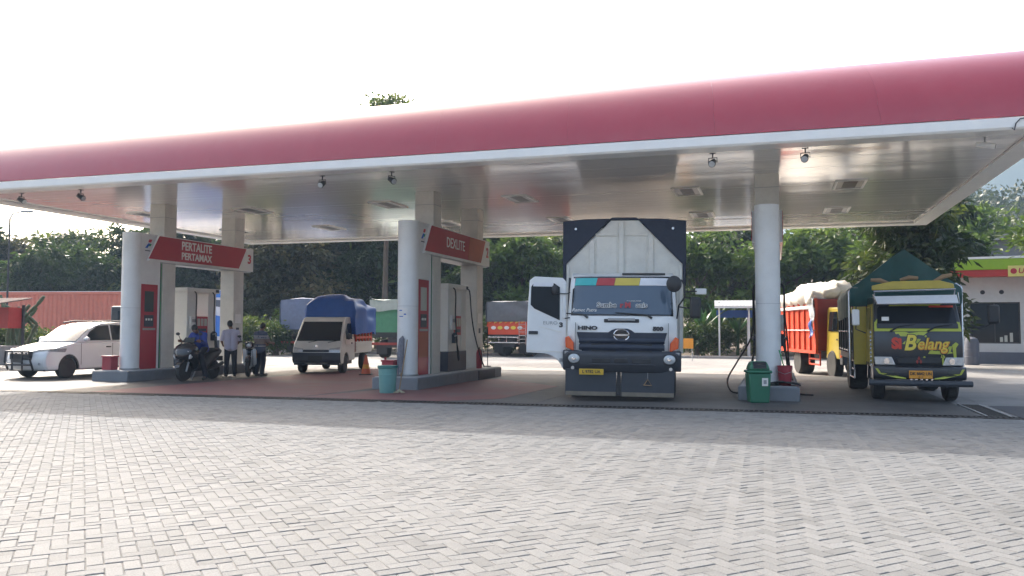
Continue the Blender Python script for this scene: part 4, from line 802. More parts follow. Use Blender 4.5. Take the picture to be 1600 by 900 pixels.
    pl = MB().box(-.24, .26, -.145, -.128, .50, .66).build('number_plate', 'ink_orange', bm_, bev=.005); text('lettering', 'DK 8842 UN', .085, 'plate_ink', pl, (.01, -.148, .595), FRONT, off=.002); text('lettering', '05 - 25', .035, 'plate_ink', pl, (.01, -.148, .53), FRONT)
    MB().tube([(-1.10, -.06, .40), (-.5, -.13, .40), (.5, -.13, .40), (1.10, -.06, .40)], .062, 10).build('lower_bar', 'bumper_dark', r)
    for k in range(5): MB().box(-.22 + k * .11, -.17 + k * .11, -.15, -.13, .47, .49).build('stud', 'chrome', bm_, smooth=0)
    # side: door, mirrors, pipe frame
    MB().prism([(.35, .78), (1.45, .78), (1.45, 2.05), (.62, 2.05), (.35, 1.5)], 'x', -Wd - .012, -Wd + .1).map(lambda v: Vector((v.x * (1 - .09 * max(0, v.z - 1.45)) - .0, v.y, v.z))).build('door', 'cab_yellow', cab, bev=.01)
    MB().prism([(.62, 1.50), (1.38, 1.50), (1.38, 1.98), (.74, 1.98)], 'x', -Wd - .022, -Wd - .013).map(lambda v: Vector((v.x * (1 - .09 * max(0, v.z - 1.45)) - .0, v.y, v.z))).build('door_window', 'glass_dark', cab, smooth=0)
    MB().box(-1.25, -1.10, .10, .18, 1.58, 1.92).build('side_mirror', 'white_plastic', r, bev=.03); MB().tube([(-.95, .3, 2.0), (-1.16, .16, 1.98), (-1.17, .16, 1.5), (-.97, .25, 1.42)], .014).build('mirror_arm', 'black_plastic', r)
    MB().box(1.28, 1.50, .0, .09, 1.62, 2.0).build('side_mirror', 'black_plastic', r, bev=.05); MB().tube([(.95, .2, 1.54), (1.2, .06, 1.54), (1.38, .05, 1.62)], .016).build('mirror_arm', 'black_plastic', r)
    pf = MB().tube([(-1.16, 1.66, .5), (-1.16, 1.66, 2.36), (-1.10, 1.66, 2.44), (-.3, 1.66, 2.46), (1.06, 1.66, 2.50), (1.14, 1.66, 2.44), (1.14, 1.66, .6)], .032, 8); pf.build('pipe_frame', 'steel', r)
    for k in range(9): MB().cyl((-1.0 - .0, .22, .75 + k * .085), (-1.03, .22, .75 + k * .085), .028, n=8).build('side_reflector', 'lamp_glass', r, smooth=0)
    # body
    y0, y1 = 1.72, 5.1; wb = 1.10
    bd = MB().box(-wb, wb, y0, y1, .95, 1.86).build('cargo_bed', 'bed_dark', r, bev=.01)
    for s in (-1, 1):
        for z in (1.0, 1.45): MB().tube([(s * (wb + .015), y0, z), (s * (wb + .015), y1, z)], .018, 6).build('bed_rail', 'steel', bd)
        for k in range(6): MB().box(s * (wb + .02) - .02, s * (wb + .02) + .02, y0 + .1 + k * .64, y0 + .16 + k * .64, .95, 1.86).build('bed_post', 'bed_dark', bd, smooth=0)
        for z in (.38, .58, .78): MB().tube([(s * 1.05, 1.9, z), (s * 1.05, 2.9, z)], .018, 6).build('side_guard', 'steel', r)
        for yv in (1.9, 2.9): MB().tube([(s * 1.05, yv, .38), (s * 1.05, yv, .9)], .018, 6).build('side_guard', 'steel', r)
    def tp(u, w):                              # tarpaulin over a ridge
        y = lerp(y0 - .05, y1 + .05, w); a = u * 2 - 1; rise = 1.0 if w > .02 else .98
        if abs(a) > .72: z = lerp(2.42, 1.80, (abs(a) - .72) / .28); x = math.copysign(wb + .05 + .02 * math.sin(9 * y + 3 * a), a)
        else: q = abs(a) / .72; z = 3.30 - .88 * q ** 1.05 - .05 * math.sin(w * 3.14 * 3) ** 2 + .02 * math.sin(5 * y + 8 * a); x = a / .72 * (wb + .05)
        z += (-.10 * (w - .1) if w > .1 else 0)
        return Vector((x, y + (0.02 * math.sin(14 * a)), z))
    g = MB().grid(tp, 40, 24); t = g.build('tarpaulin', 'tarp_green', r, smooth=50); solid(t, .015, -1)
    n = 24; fv = [(wb + .05) * (2 * k / n - 1) for k in range(n + 1)]
    def gz(x): q = abs(x) / (wb + .05); return 3.30 - .88 * q ** 1.05
    g = MB().grid(lambda u, w: (lambda x: Vector((x, y0 - .06 - .05 * math.sin(w * 3.14) - .05 * abs(math.sin(x * 4.2 + 1)) * (.3 + w), lerp(2.02, gz(x) - .01, w))))(lerp(-wb - .05, wb + .05, u)), 40, 10); g.build('tarpaulin_front', 'tarp_green', t, smooth=60)
    MB().box(-wb, wb, y0 - .03, y0 - .001, .95, 2.0).build('head_board', 'cab_dark', r); MB().box(-1.08, -.80, y0 - .07, y0 - .035, .70, 2.02).build('side_panel', 'cab_yellow', r, bev=.01)
    for o in list(r.children):
        if o.name.split('.')[0] in ('cab', 'sun_visor', 'roof_bar', 'yellow_board', 'rolled_sheet', 'bumper', 'lower_bar', 'side_reflector'): o.scale = (.87, 1, 1)
    MB().box(-.35, .35, .4, y1, .55, .8).build('chassis', 'dark_metal', r); MB().box(-wb, wb, y0, y1, .8, .95).build('bed_floor', 'bed_dark', r)
    for x in (-.70, .70): wheel(r, x, .78, .40, .22); wheel(r, x * 1.14, 3.9, .40, .42)
    for x in (-.78, .78): MB().prism(arc(.78, .42, .56, 0, 180, 10) + arc(.78, .42, .46, 180, 0, 10), 'x', x - .06, x + .06).build('wheel_arch', 'cab_dark', r, smooth=60)
    return r
painted_truck()
# --- red truck loaded with sacks
def sack_truck():
    o_ = at(1330, 22.6); r = thing('stake_truck', 'orange red high sided truck with yellow cab, loaded with white sacks', 'truck', (11.25, 25.1, -.1), -3); r.scale = (1.08, 1.08, 1.08)
    prof = [(.06, .60), (.0, .75), (.0, 1.25), (.05, 1.42), (.36, 2.0), (.5, 2.12), (1.5, 2.14), (1.55, 2.05), (1.55, .60)]
    m = MB().prism(prof, 'x', -.92, .92, 6); m.map(lambda v: Vector((v.x * (1 - .09 * max(0, v.z - 1.4)), v.y + .07 * (v.x / .92) ** 2 * max(0, 1 - v.y), v.z))); cab = m.build('cab', 'cab_yellow', r, bev=.03)
    MB().prism([(.50, 1.42), (1.3, 1.42), (1.3, 2.0), (.66, 2.0)], 'x', -.93, -.92).map(lambda v: Vector((v.x * (1 - .09 * max(0, v.z - 1.4)), v.y, v.z))).build('side_window', 'glass_dark', cab, smooth=0)
    MB().grid(lambda u, w: Vector((lerp(-.82, .82, u) * (1 - .05 * w), .03 + .33 * w + .06 * (2 * u - 1) ** 2, lerp(1.45, 2.0, w))), 8, 3).build('windscreen', 'glass_dark', cab)
    MB().box(-.935, -.922, .5, .62, 1.15, 1.2).build('door_handle', 'dark_metal', cab); MB().prism([(.38, .65), (.40, .65), (.40, 1.42), (.38, 1.42)], 'x', -.925, -.921).build('door_gap', 'dark_metal', cab, smooth=0)
    MB().box(-1.15, -1.02, .2, .26, 1.45, 1.8).build('side_mirror', 'black_plastic', r, bev=.03); MB().box(-.98, .98, -.05, .2, .45, .75).build('bumper', 'bumper_dark', r, bev=.03)
    for s in (-1, 1): MB().box(s * .75 - .14, s * .75 + .14, -.02, .1, .78, .95).build('headlight', 'lamp_glass', cab, bev=.02); MB().box(s * .95 - .05, s * .95 + .05, -.01, .12, .66, .8).build('indicator_lamp', 'orange_lamp', cab, bev=.01)
    y0, y1, wb = 1.75, 5.85, 1.10; z0, z1 = .82, 2.36
    bed = MB().box(-wb, wb, y0, y1, z0, z0 + .12).build('bed_floor', 'bed_dark_red', r)
    for s in (-1, 1):
        sd_ = MB().box(s * wb - .02, s * wb + .02, y0, y1, z0, z1).build('side_board', 'bed_red', r, smooth=0)
        for k in range(8): MB().box(s * (wb + .045) - .025, s * (wb + .045) + .025, y0 + k * .575, y0 + .075 + k * .575, z0 - .08, z1).build('stake', 'bed_red', sd_, smooth=0)
        for z in (z0 + .62, z0 + 1.3): MB().tube([(s * (wb + .085), y0, z), (s * (wb + .085), y1, z)], .018, 6).build('rope_rail', 'metal_grey', sd_)
        MB().box(s * (wb + .03) - .04, s * (wb + .03) + .04, y0, y1, z1 + .001, z1 + .07).build('top_rail', 'bed_red', sd_, smooth=0); MB().box(s * (wb + .03) - .045, s * (wb + .03) + .045, y0, y1, z0 - .1, z0 - .001).build('bottom_rail', 'bed_red', sd_, smooth=0)
        MB().box(s * (wb + .088) - .012, s * (wb + .088) + .012, y0 + .3, y1 - .2, z1 - .22, z1 - .14).build('reflector_strip', 'letter_white', sd_, smooth=0)
        for z in (.35, .52, .7): MB().box(s * .98 - .02, s * .98 + .02, 1.9, 3.0, z, z + .05).build('side_guard', 'bed_red', r, smooth=0)
        for yv in (1.9, 2.95): MB().box(s * .98 - .02, s * .98 + .02, yv, yv + .05, .35, .8).build('side_guard', 'bed_red', r, smooth=0)
    MB().box(-wb, wb, y0, y0 + .06, z0, z1 + .05).build('head_board', 'bed_dark_red', r); MB().box(-wb, wb, y1 - .05, y1, z0, z1).build('tail_board', 'bed_red', r)
    MB().box(-.35, .35, .4, y1, .5, .72).build('chassis', 'dark_metal', r)
    for x in (-.84, .84): wheel(r, x, 1.0, .42, .24, 'dark_metal'); wheel(r, x, 4.0, .42, .46, 'metal_grey')
    # plastic sheet hanging over the front corner
    g = MB().grid(lambda u, w: Vector((-wb - .12 - .03 * math.sin(9 * w + 5 * u), y0 - .05 + .55 * u * (1 - .45 * w) + .1 * w, z1 + .12 - 1.05 * w - .06 * math.sin(11 * u))), 10, 16); t = g.build('plastic_sheet', 'sheet_plastic', smooth=60); t.location = r.location; t.rotation_euler = r.rotation_euler; t.scale = r.scale
    solid(t, .01); tag(t, 'crumpled silvery plastic sheet hanging over the red truck\'s front corner', 'plastic sheet')
    g = MB().grid(lambda u, w: Vector((-wb - .15 - .03 * math.sin(7 * w), y0 + .08 + .30 * u - .05 * w, 1.75 - .5 * w + .05 * math.sin(5 * u))), 6, 8); t = g.build('blue_cloth', 'tarp_blue', smooth=60); t.location = r.location; t.rotation_euler = r.rotation_euler; t.scale = r.scale
    solid(t, .012); tag(t, 'blue cloth bundle hanging below the plastic sheet on the red truck', 'cloth')
    # sacks
    rk = random.Random(4); sm = None
    Mx = Matrix.Translation(r.location) @ Matrix.Rotation(R(-3), 4, 'Z') @ Matrix.Scale(1.08, 4)
    def sack(x, y, z, a, sc=1, tilt=0):
        nonlocal sm
        if sm is None:
            m = MB()
            for vv_ in (0,): m.grid(lambda u, w: Vector((0, 0, 0)), 1, 1)
            m = MB().ell((0, 0, 0), 1, 1, 1, 20, 14)
            def sh(v):
                px_ = math.copysign(abs(v.x) ** .55, v.x) * .30; py = math.copysign(abs(v.y) ** .5, v.y) * .46; pz = v.z * (.19 - .05 * abs(v.y) ** 3)
                return Vector((px_ * (1 + .10 * math.sin(7 * v.y)) * (.82 + .18 * (1 - abs(v.y) ** 4)), py, pz + .03 * math.sin(7 * v.x + 4 * v.y) + .018 * math.sin(13 * v.y - 6 * v.x)))
            m.map(sh); sm = m.mesh('sack', 'sack', 70)
        o = bpy.data.objects.new('sack', sm); COL.objects.link(o); o.matrix_world = Mx @ Matrix.Translation((x, y, z)) @ Euler((tilt, rk.gauss(0, .15), a)).to_matrix().to_4x4() @ Matrix.Diagonal((sc, sc * rk.uniform(.95, 1.1), sc * rk.uniform(.9, 1.25), 1))
        tag(o, 'stuffed white sack in the pile on the red truck', 'sack', 'white sacks piled on the red truck')
    for row in range(5):
        for k in (0, 3): sack(-.85 + k * .57, y0 + .5 + row * .82, z1 + .02 + rk.uniform(-.02, .05), rk.gauss(0, .2) + (1.57 if rk.random() < .2 else 0))
    for row in range(5):
        for k in range(2): sack(-.62 + k * .6, y0 + .45 + row * .8, z1 + .21 + rk.uniform(-.03, .05), rk.gauss(0, .5), 1.05, rk.gauss(0, .15))
    for row in range(4):
        sack(-.25 + rk.uniform(-.15, .15), y0 + .6 + row * .85, z1 + .38, rk.gauss(.4, .6), 1.05, rk.gauss(0, .2))
    for k in range(6):
        sack(-.98, y0 + .5 + k * .68, z1 + .12, rk.gauss(0, .2), .95, 0)
sack_truck()
# --- pickup with blue tarpaulin
def pickup():
    r = thing('pickup_truck', 'silver grey cab over pickup carrying a load under a bulging blue tarpaulin', 'pickup', at(494, 26.6), -4)
    Wd = .80
    prof = [(.10, .32), (.0, .42), (.0, .66), (.03, .80), (.16, .98), (.75, 1.62), (.95, 1.82), (1.15, 1.87), (1.75, 1.87), (1.85, 1.80), (1.9, 1.0), (1.9, .40), (1.17, .40)] + arc(.80, .32, .36, 12, 168, 9) + [(.42, .32)]
    m = MB().prism(prof, 'x', -Wd, Wd, 10); m.map(lambda v: Vector((v.x * (1 - .13 * max(0, v.z - 1.0)), v.y + .12 * (v.x / Wd) ** 2 * max(0, 1 - v.y / .9), v.z)))
    cab = m.build('cab', 'pickup_silver', r, bev=.03)
    def yy(x, z):
        pts = [(.32, .1), (.42, 0), (.66, 0), (.80, .03), (.98, .16), (1.62, .75), (1.82, .95)]
        for (z0, a), (z1, b) in zip(pts, pts[1:]):
            if z <= z1: y = lerp(a, b, (z - z0) / (z1 - z0)); break
        return y + .12 * (x / (1 - .13 * max(0, z - 1)) / Wd) ** 2 * max(0, 1 - y / .9)
    def sk(name, mt, xa, xb, za, zb, off, par, sh=0):
        g = MB().grid(lambda u, w: (lambda z, x: Vector((x, yy(x, z) - off, z + off * .5)))(lerp(za, zb, w), lerp(xa + sh * w, xb - sh * w, u)), 12, 6); o = g.build(name, mt, par, smooth=60); solid(o, .006, 0); return o
    ws = sk('windscreen', 'glass_dark', -.73, .73, 1.07, 1.70, .012, cab, .07)
    for x in (-.3, .35): MB().tube([(x, yy(x, 1.02) - .02, 1.02), (x + .38, yy(x, 1.12) - .03, 1.10)], .010, 5).build('wiper', 'black_plastic', cab)
    MB().cyl((0, yy(0, .90) - .005, .90), (0, yy(0, .9) - .02, .90), .045, n=16).build('emblem', 'chrome', cab)
    sk('intake', 'black_plastic', -.52, .52, .70, .78, .008, cab)
    for s in (-1, 1):
        g = MB().grid(lambda u, w: (lambda x, z: Vector((x, yy(x, z) - .012, z)))(s * lerp(.44, .77, u), lerp(.70, .82 + .05 * u, w)), 5, 3); o = g.build('headlight', 'lamp_glass', cab, smooth=60); solid(o, .008)
        MB().prism([(.72, .95), (1.62, .95), (1.62, 1.72), (1.12, 1.72), (.72, 1.35)], 'x', s * Wd - .004, s * Wd + .004).map(lambda v: Vector((v.x * (1 - .13 * max(0, v.z - 1.0)), v.y, v.z))).build('door_panel', 'pickup_silver', cab, smooth=0)
        MB().prism([(.80, 1.12), (1.58, 1.12), (1.58, 1.66), (1.14, 1.66), (.80, 1.36)], 'x', s * (Wd + .005), s * (Wd + .010)).map(lambda v: Vector((v.x * (1 - .13 * max(0, v.z - 1.0)), v.y, v.z))).build('side_window', 'glass_dark', cab, smooth=0)
        MB().box(s * (Wd + .01) - .01, s * (Wd + .01) + .01, 1.40, 1.55, .96, 1.0).build('door_handle', 'dark_metal', cab)
        MB().ell((s * .93, .62, 1.22), .09, .05, .11, 12, 8).build('side_mirror', 'black_plastic', cab)
    sk('bumper', 'bumper_dark', -.80, .80, .34, .675, .03, r)
    sk('number_plate', 'plate_ink', -.23, .23, .43, .57, .04, r); MB().box(-.75, .75, .1, 1.7, .28, .4).build('underbody', 'black_plastic', r)
    y0, y1, wb = 1.98, 4.25, .80
    MB().box(-wb, wb, y0, y1, .62, .70).build('bed_floor', 'pickup_silver', r)
    for s in (-1, 1):
        b_ = MB().box(s * wb - .02, s * wb + .02, y0, y1, .66, 1.02).build('bed_side', 'pickup_silver', r, bev=.008)
        for z in (.72, .84, .96): MB().box(s * (wb + .025) - .008, s * (wb + .025) + .008, y0 + .02, y1 - .02, z - .02, z + .02).build('rib', 'pickup_silver', b_, smooth=0)
        for k in range(6): MB().box(s * wb - .03, s * wb + .03, y0 + .05 + k * .43, y0 + .11 + k * .43, 1.02, 1.5).build('stake', 'bed_red', b_, smooth=0)
        MB().box(s * wb - .02, s * wb + .02, y0, y1, 1.32, 1.42).build('stake_rail', 'bed_red', b_, smooth=0); MB().box(s * wb - .02, s * wb + .02, y0, y1, 1.12, 1.2).build('stake_rail', 'bed_red', b_, smooth=0)
    MB().box(-wb, wb, y1, y1 + .04, .66, 1.02).build('tail_board', 'pickup_silver', r); MB().box(-wb, wb, y0 - .03, y0, .66, 1.5).build('head_board', 'bed_dark_red', r)
    MB().box(-.35, .35, 1.5, y1, .42, .6).build('chassis', 'dark_metal', r)
    for x in (-.68, .68): wheel(r, x, .80, .29, .19, 'rim_silver'); wheel(r, x, 3.45, .29, .19, 'dark_metal')
    def tp(u, w):
        a = (u * 2 - 1); y = lerp(y0 - .35, y1 + .25, w); half = wb + .15
        ex = .50; c = abs(math.cos(a * 1.571)) ** ex; s_ = math.copysign(abs(math.sin(a * 1.571)) ** ex, a)
        top = 1.28 + (1.30 - .10 * w + .06 * math.sin(4.1 * w + .6) - .12 * max(0, (.12 - w) / .12) ** 2) * c
        wr_ = .022 * math.sin(12 * w + 5 * a) + .02 * math.sin(19 * a + 3 * w) + .03 * math.sin(7 * w - 9 * a)
        return Vector((half * s_ + wr_, y - .05 * c + wr_ * .3, top + wr_))
    g = MB().grid(tp, 60, 34); t = g.build('tarpaulin', 'tarp_blue', smooth=60, loc=r.location, rot=r.rotation_euler); solid(t, .012)
    e = MB().grid(lambda u, w: (lambda q: Vector((q.x * .99, q.y + .012 * math.sin(20 * u) - .04 * math.sin(w * 3.14), lerp(1.28, q.z - .005, w))))(tp(u, 0)), 60, 8).build('tarpaulin_end', 'tarp_blue', t, smooth=60)
    e2 = MB().grid(lambda u, w: (lambda q: Vector((q.x * .99, q.y + .012 * math.sin(20 * u), lerp(1.28, q.z - .005, w))))(tp(u, 1)), 60, 8).build('tarpaulin_end', 'tarp_blue', t, smooth=60)
    tag(t, 'bulging bright blue tarpaulin tied over the load of the pickup', 'tarpaulin')
pickup()
# --- silver hatchback / people carrier
def suv():
    r = thing('silver_car', 'silver white family car with black front guard parked left of the left column', 'car', P(-20.75, 18.0), ROT - 3)
    Wd = .85
    low = [(.10, .24), (.0, .36), (-.02, .60), (.03, .76), (.16, .86), (.62, .98), (1.12, 1.06), (2.4, 1.08), (4.15, 1.10), (4.34, .98), (4.36, .5), (4.28, .28), (3.92, .26)] + arc(3.52, .30, .37, 0, 180, 10) + [(3.1, .24), (1.25, .24)] + arc(.85, .30, .37, 0, 180, 10) + [(.46, .24)]
    def ln(v): return Vector((v.x * (1 - .05 * max(0, v.z - .8)) * (1 - .10 * max(0, (.7 - v.y) / .7) ** 2), v.y + .16 * (v.x / Wd) ** 2 * max(0, 1 - v.y / 1.2) - .10 * (v.x / Wd) ** 2 * max(0, (v.y - 3.5) / .9), v.z - .03 * (abs(v.x / Wd) ** 3) * (1 if v.z > .85 else 0)))
    body = MB().prism(low, 'x', -Wd, Wd, 10).map(ln).build('body', 'suv_silver', r, bev=.05)
    gh = [(1.02, 1.04), (1.40, 1.30), (1.85, 1.57), (2.2, 1.655), (2.8, 1.68), (3.6, 1.655), (4.05, 1.58), (4.3, 1.08)]
    def tg(v): return Vector((v.x * (1 - .30 * max(0, v.z - 1.05)), v.y + .14 * (v.x / .8) ** 2 * max(0, 1 - (v.y - 1.0) / 1.3), v.z - .03 * (abs(v.x) / .8) ** 2 * (1 if v.z > 1.5 else 0)))
    cabin = MB().prism(gh, 'x', -.80, .80, 8).map(tg).build('cabin', 'suv_silver', body, bev=.03)
    g = MB().grid(lambda u, w: tg(Vector((lerp(-.75, .75, u), lerp(1.06, 1.83, w), 1.055 + (.50 * w if True else 0)))) + Vector((0, -.012, .03)), 10, 5); solid(g.build('windscreen', 'glass_suv', cabin, smooth=60), .006)
    for s in (-1, 1):
        for pl_ in ([(1.35, 1.10), (2.42, 1.10), (2.42, 1.60), (1.96, 1.57), (1.60, 1.36)], [(2.48, 1.10), (3.35, 1.11), (3.35, 1.60), (2.48, 1.61)], [(3.42, 1.12), (4.0, 1.14), (3.88, 1.55), (3.42, 1.59)]):
            MB().prism(pl_, 'x', s * .802, s * .812).map(tg).build('side_window', 'glass_dark', cabin, smooth=0)
        for y_ in (1.30, 2.45, 3.40): MB().prism([(y_, .38), (y_ + .012, .38), (y_ + .012, 1.05), (y_, 1.05)], 'x', s * .853, s * .857).map(ln).build('door_gap', 'dark_metal', body, smooth=0)
        for y_ in (2.22, 3.16): MB().box(s * .855 - .02, s * .855 + .02, y_, y_ + .16, .88, .92).build('door_handle', 'dark_metal', body, bev=.008)
        MB().ell((s * .93, 1.42, 1.14), .11, .07, .07, 14, 8).build('side_mirror', 'suv_silver', body)
        MB().tube([(s * .62, 1.9, 1.645), (s * .60, 2.3, 1.70), (s * .60, 3.5, 1.70), (s * .62, 3.8, 1.64)], .022, 7).build('roof_rail', 'dark_metal', cabin)
        h = MB().prism([(s * .42, .69), (s * .82, .76), (s * .87, .91), (s * .64, .88), (s * .42, .81)], 'y', .015, .62).map(lambda v: Vector((v.x, v.y + .25 * (abs(v.x) - .4), v.z))).map(ln).build('headlight', 'lamp_glass', body, bev=.01)
        f = MB().prism([(s * .50, .38), (s * .80, .40), (s * .78, .50), (s * .52, .50)], 'y', .0, .12).map(ln).build('fog_recess', 'black_plastic', body, bev=.01); MB().cyl((s * .66, .08, .44), (s * .66, .05, .44), .04, n=12).build('fog_lamp', 'lamp_glass', f)
        for yc in (.85, 3.52): MB().prism(arc(yc, .30, .40, -5, 185, 12) + arc(yc, .30, .345, 185, -5, 12), 'x', s * .80, s * .846).map(ln).build('arch_liner', 'black_plastic', body, smooth=60)
        for yc in (.85, 3.52): wheel(r, s * .755, yc, .305, .19, 'rim_silver')
    gr = MB().prism([(-.40, .56), (.40, .56), (.42, .80), (-.42, .80)], 'y', -.045, .05).build('grille', 'black_plastic', body, bev=.015); MB().box(-.40, .40, -.055, -.046, .72, .77).build('grille_bar', 'chrome', gr, bev=.005)
    MB().tube([(-.5, .0, .26), (-.52, -.10, .50), (-.46, -.12, .80), (.46, -.12, .80), (.52, -.10, .50), (.5, .0, .26)], .028, 8).tube([(-.52, -.1, .42), (.52, -.1, .42)], .03, 8).tube([(-.2, -.11, .26), (-.2, -.12, .8)], .025).tube([(.2, -.11, .26), (.2, -.12, .8)], .025).build('front_guard', 'black_plastic', r)
    MB().box(-.22, .22, -.14, -.13, .48, .58).build('number_plate', 'plate_ink', r); MB().box(-.7, .7, .2, 4.2, .22, .32).build('underbody', 'black_plastic', r)
    MB().box(-.55, .55, 4.20, 4.26, 1.15, 1.45).build('rear_window', 'glass_dark', cabin)
suv()
# --- distant lorries
def far_truck(label, loc, rz, L, wb, zb, zt, bed, tarp, cabm, deco=False, ridge=.0, top=None, drop=.72):
    r = thing('tarpaulin_truck', label, 'truck', loc, rz, 'lorries parked on the rear yard')
    MB().box(-wb, wb, 0, L, zb - .15, zb).build('bed_floor', 'bed_dark', r)
    for s in (-1, 1):
        sd_ = MB().box(s * wb - .03, s * wb + .03, 0, L, zb, zb + .95).build('side_board', bed, r, smooth=0)
        for k in range(9): MB().box(s * (wb + .045) - .02, s * (wb + .045) + .02, .05 + k * (L - .15) / 8, .13 + k * (L - .15) / 8, zb - .05, zb + .95).build('stake', bed, sd_, smooth=0)
        MB().box(s * (wb + .05) - .025, s * (wb + .05) + .025, 0, L, zb + .45, zb + .52).build('side_rail', bed, sd_, smooth=0)
    bk = MB().box(-wb, wb, -.03, .03, zb, zb + .95).build('tail_board', bed, r, smooth=0)
    if deco:
        rr = random.Random(8)
        for k in range(7): MB().prism([(-wb * .95 + k * .34, zb + .62), (-wb * .95 + .12 + k * .34, zb + .90), (-wb * .95 + .30 + k * .34, zb + .85), (-wb * .95 + .2 + k * .34, zb + .70)], 'y', -.045, -.031).build('painted_flame', 'ink_yellow' if k % 3 else 'ink_orange', bk, smooth=0)
        for k in range(5): MB().ell((-wb * .7 + k * .42, -.035, zb + .38), .16, .008, .10, 10, 6).build('painted_scroll', ('letter_white', 'ink_yellow')[k % 2], bk)
        ld = MB()
        for x in (wb * .62, wb * .95): ld.tube([(x, -.08, zb - .55), (x, -.08, zb + .95)], .02, 6)
        for k in range(7): ld.tube([(wb * .62, -.08, zb - .45 + k * .2), (wb * .95, -.08, zb - .45 + k * .2)], .016, 6)
        ld.build('ladder', 'steel', r)
        fr = MB()
        for z in (zb - .15, zb - .45): fr.tube([(-wb * .95, -.1, z), (wb * .6, -.1, z)], .03, 6)
        for x in (-wb * .95, -wb * .4, 0, wb * .55): fr.tube([(x, -.1, zb - .48), (x, -.1, zb - .1)], .02, 6)
        fr.build('under_run_bar', 'steel', r)
    else: MB().box(-wb, wb, -.06, .0, zb - .55, zb - .42).build('under_run_bar', 'bed_dark_red', r, smooth=0)
    def tp(u, w):
        a = u * 2 - 1; y = lerp(-.12, L + .1, w); e = .62
        if abs(a) > e: x = math.copysign(wb + .09, a); z = lerp(zt - .02, zb + drop, (abs(a) - e) / (1 - e))
        else: x = a / e * (wb + .06); z = zt + ridge * (1 - abs(a) / e) + .03 * math.sin(3 * y)
        q = .02 * math.sin(8 * y + 6 * a); return Vector((x + q, y, z + q))
    t = MB().grid(tp, 30, 22).build('tarpaulin', tarp, r, smooth=50); solid(t, .015)
    MB().grid(lambda u, w: (lambda q: Vector((q.x * .99, q.y + .04 * math.sin(11 * u * w + 2), lerp(zb + drop, q.z - .01, w))))(tp(.19 + .62 * u, 0)), 30, 8).build('tarpaulin_end', tarp, t, smooth=60)
    if top: solid(MB().grid(lambda u, w: tp(.19 + .62 * u, w) + Vector((0, -.12 if w == 0 else 0, .03)), 20, 22).build('tarpaulin_top', top, t, smooth=50), .015)
    if top: MB().grid(lambda u, w: tp(.19 + .62 * u, 0) + Vector((0, -.15 + .03 * math.sin(30 * u), .03 - .55 * w - .06 * math.sin(9 * u))), 20, 4).build('tarpaulin_fold', top, t, smooth=50)
    MB().box(-.95, .95, L + .25, L + 1.9, .8, 2.5).build('cab', cabm, r, bev=.1); MB().box(-.4, .4, .1, L + 1.5, .55, zb - .16).build('chassis', 'dark_metal', r)
    for x in (-.82, .82): wheel(r, x, 1.2, .48, .5, 'dark_metal'); wheel(r, x, L + 1.0, .48, .28, 'dark_metal')
    for x in (-.8, .8): MB().box(x - .28, x + .28, .45, .48, .2, .8).build('mud_flap', 'black_plastic', r)
    return r
far_truck('far truck with black tarpaulin and red tailboard painted with yellow flames', at(793, 45.5), -28, 4.6, 1.25, 1.25, 3.1, 'bed_red', 'tarp_grey', 'bed_red', True)
far_truck('far truck under a dull green tarpaulin with pale top, behind the blue pickup load', at(617, 43), -6, 4.8, 1.25, 1.25, 3.05, 'bed_dark', 'tarp_lightgreen', 'cab_yellow', False, 0, 'tarp_pale', .12)
far_truck('far truck under a blue grey tarpaulin left of the pickup', at(470, 47), -14, 4.6, 1.2, 1.25, 3.2, 'bed_dark', 'tarp_bluegrey', 'cab_dark', False, .12, None, .25)
bt = thing('box_van', 'white box lorry with blue stripes and a dark lower body behind the left dispenser', 'lorry', at(318, 42), -4)
bt.location = at(279, 42); MB().box(-2.0, 2.4, 0, 2.3, .95, 3.55).build('body', 'bus_white', bt, bev=.03); MB().box(-2.0, 2.4, -.015, -.001, 3.15, 3.5).build('top_stripe', 'bus_blue', bt, smooth=0)
MB().prism([(.55, 1.15), (2.39, 1.15), (2.39, 2.15), (1.9, 2.25), (1.2, 2.2), (.55, 1.9)], 'y', -.015, -.001).build('swoosh', 'bus_blue', bt, smooth=0); MB().prism([(-.5, 3.14), (2.39, 2.62), (2.39, 3.0), (.2, 3.14)], 'y', -.013, -.001).build('swoosh', 'plinth', bt, smooth=0)
MB().box(-3.7, -2.06, .1, 2.2, .9, 2.7).build('cab', 'cab_dark', bt, bev=.08); MB().box(-3.3, -2.3, .085, .099, 1.7, 2.45).build('cab_window', 'glass_dark', bt, smooth=0); MB().box(-3.6, 2.4, .15, 2.1, .55, .93).build('skirt', 'plinth', bt, smooth=0)
for x in (-3.0, -1.2, 1.6): wheel(bt, .0, .0, .48, .28, 'dark_metal').matrix_local = Matrix.Translation((x, .15, .48)) @ Matrix.Rotation(R(90), 4, 'Z')
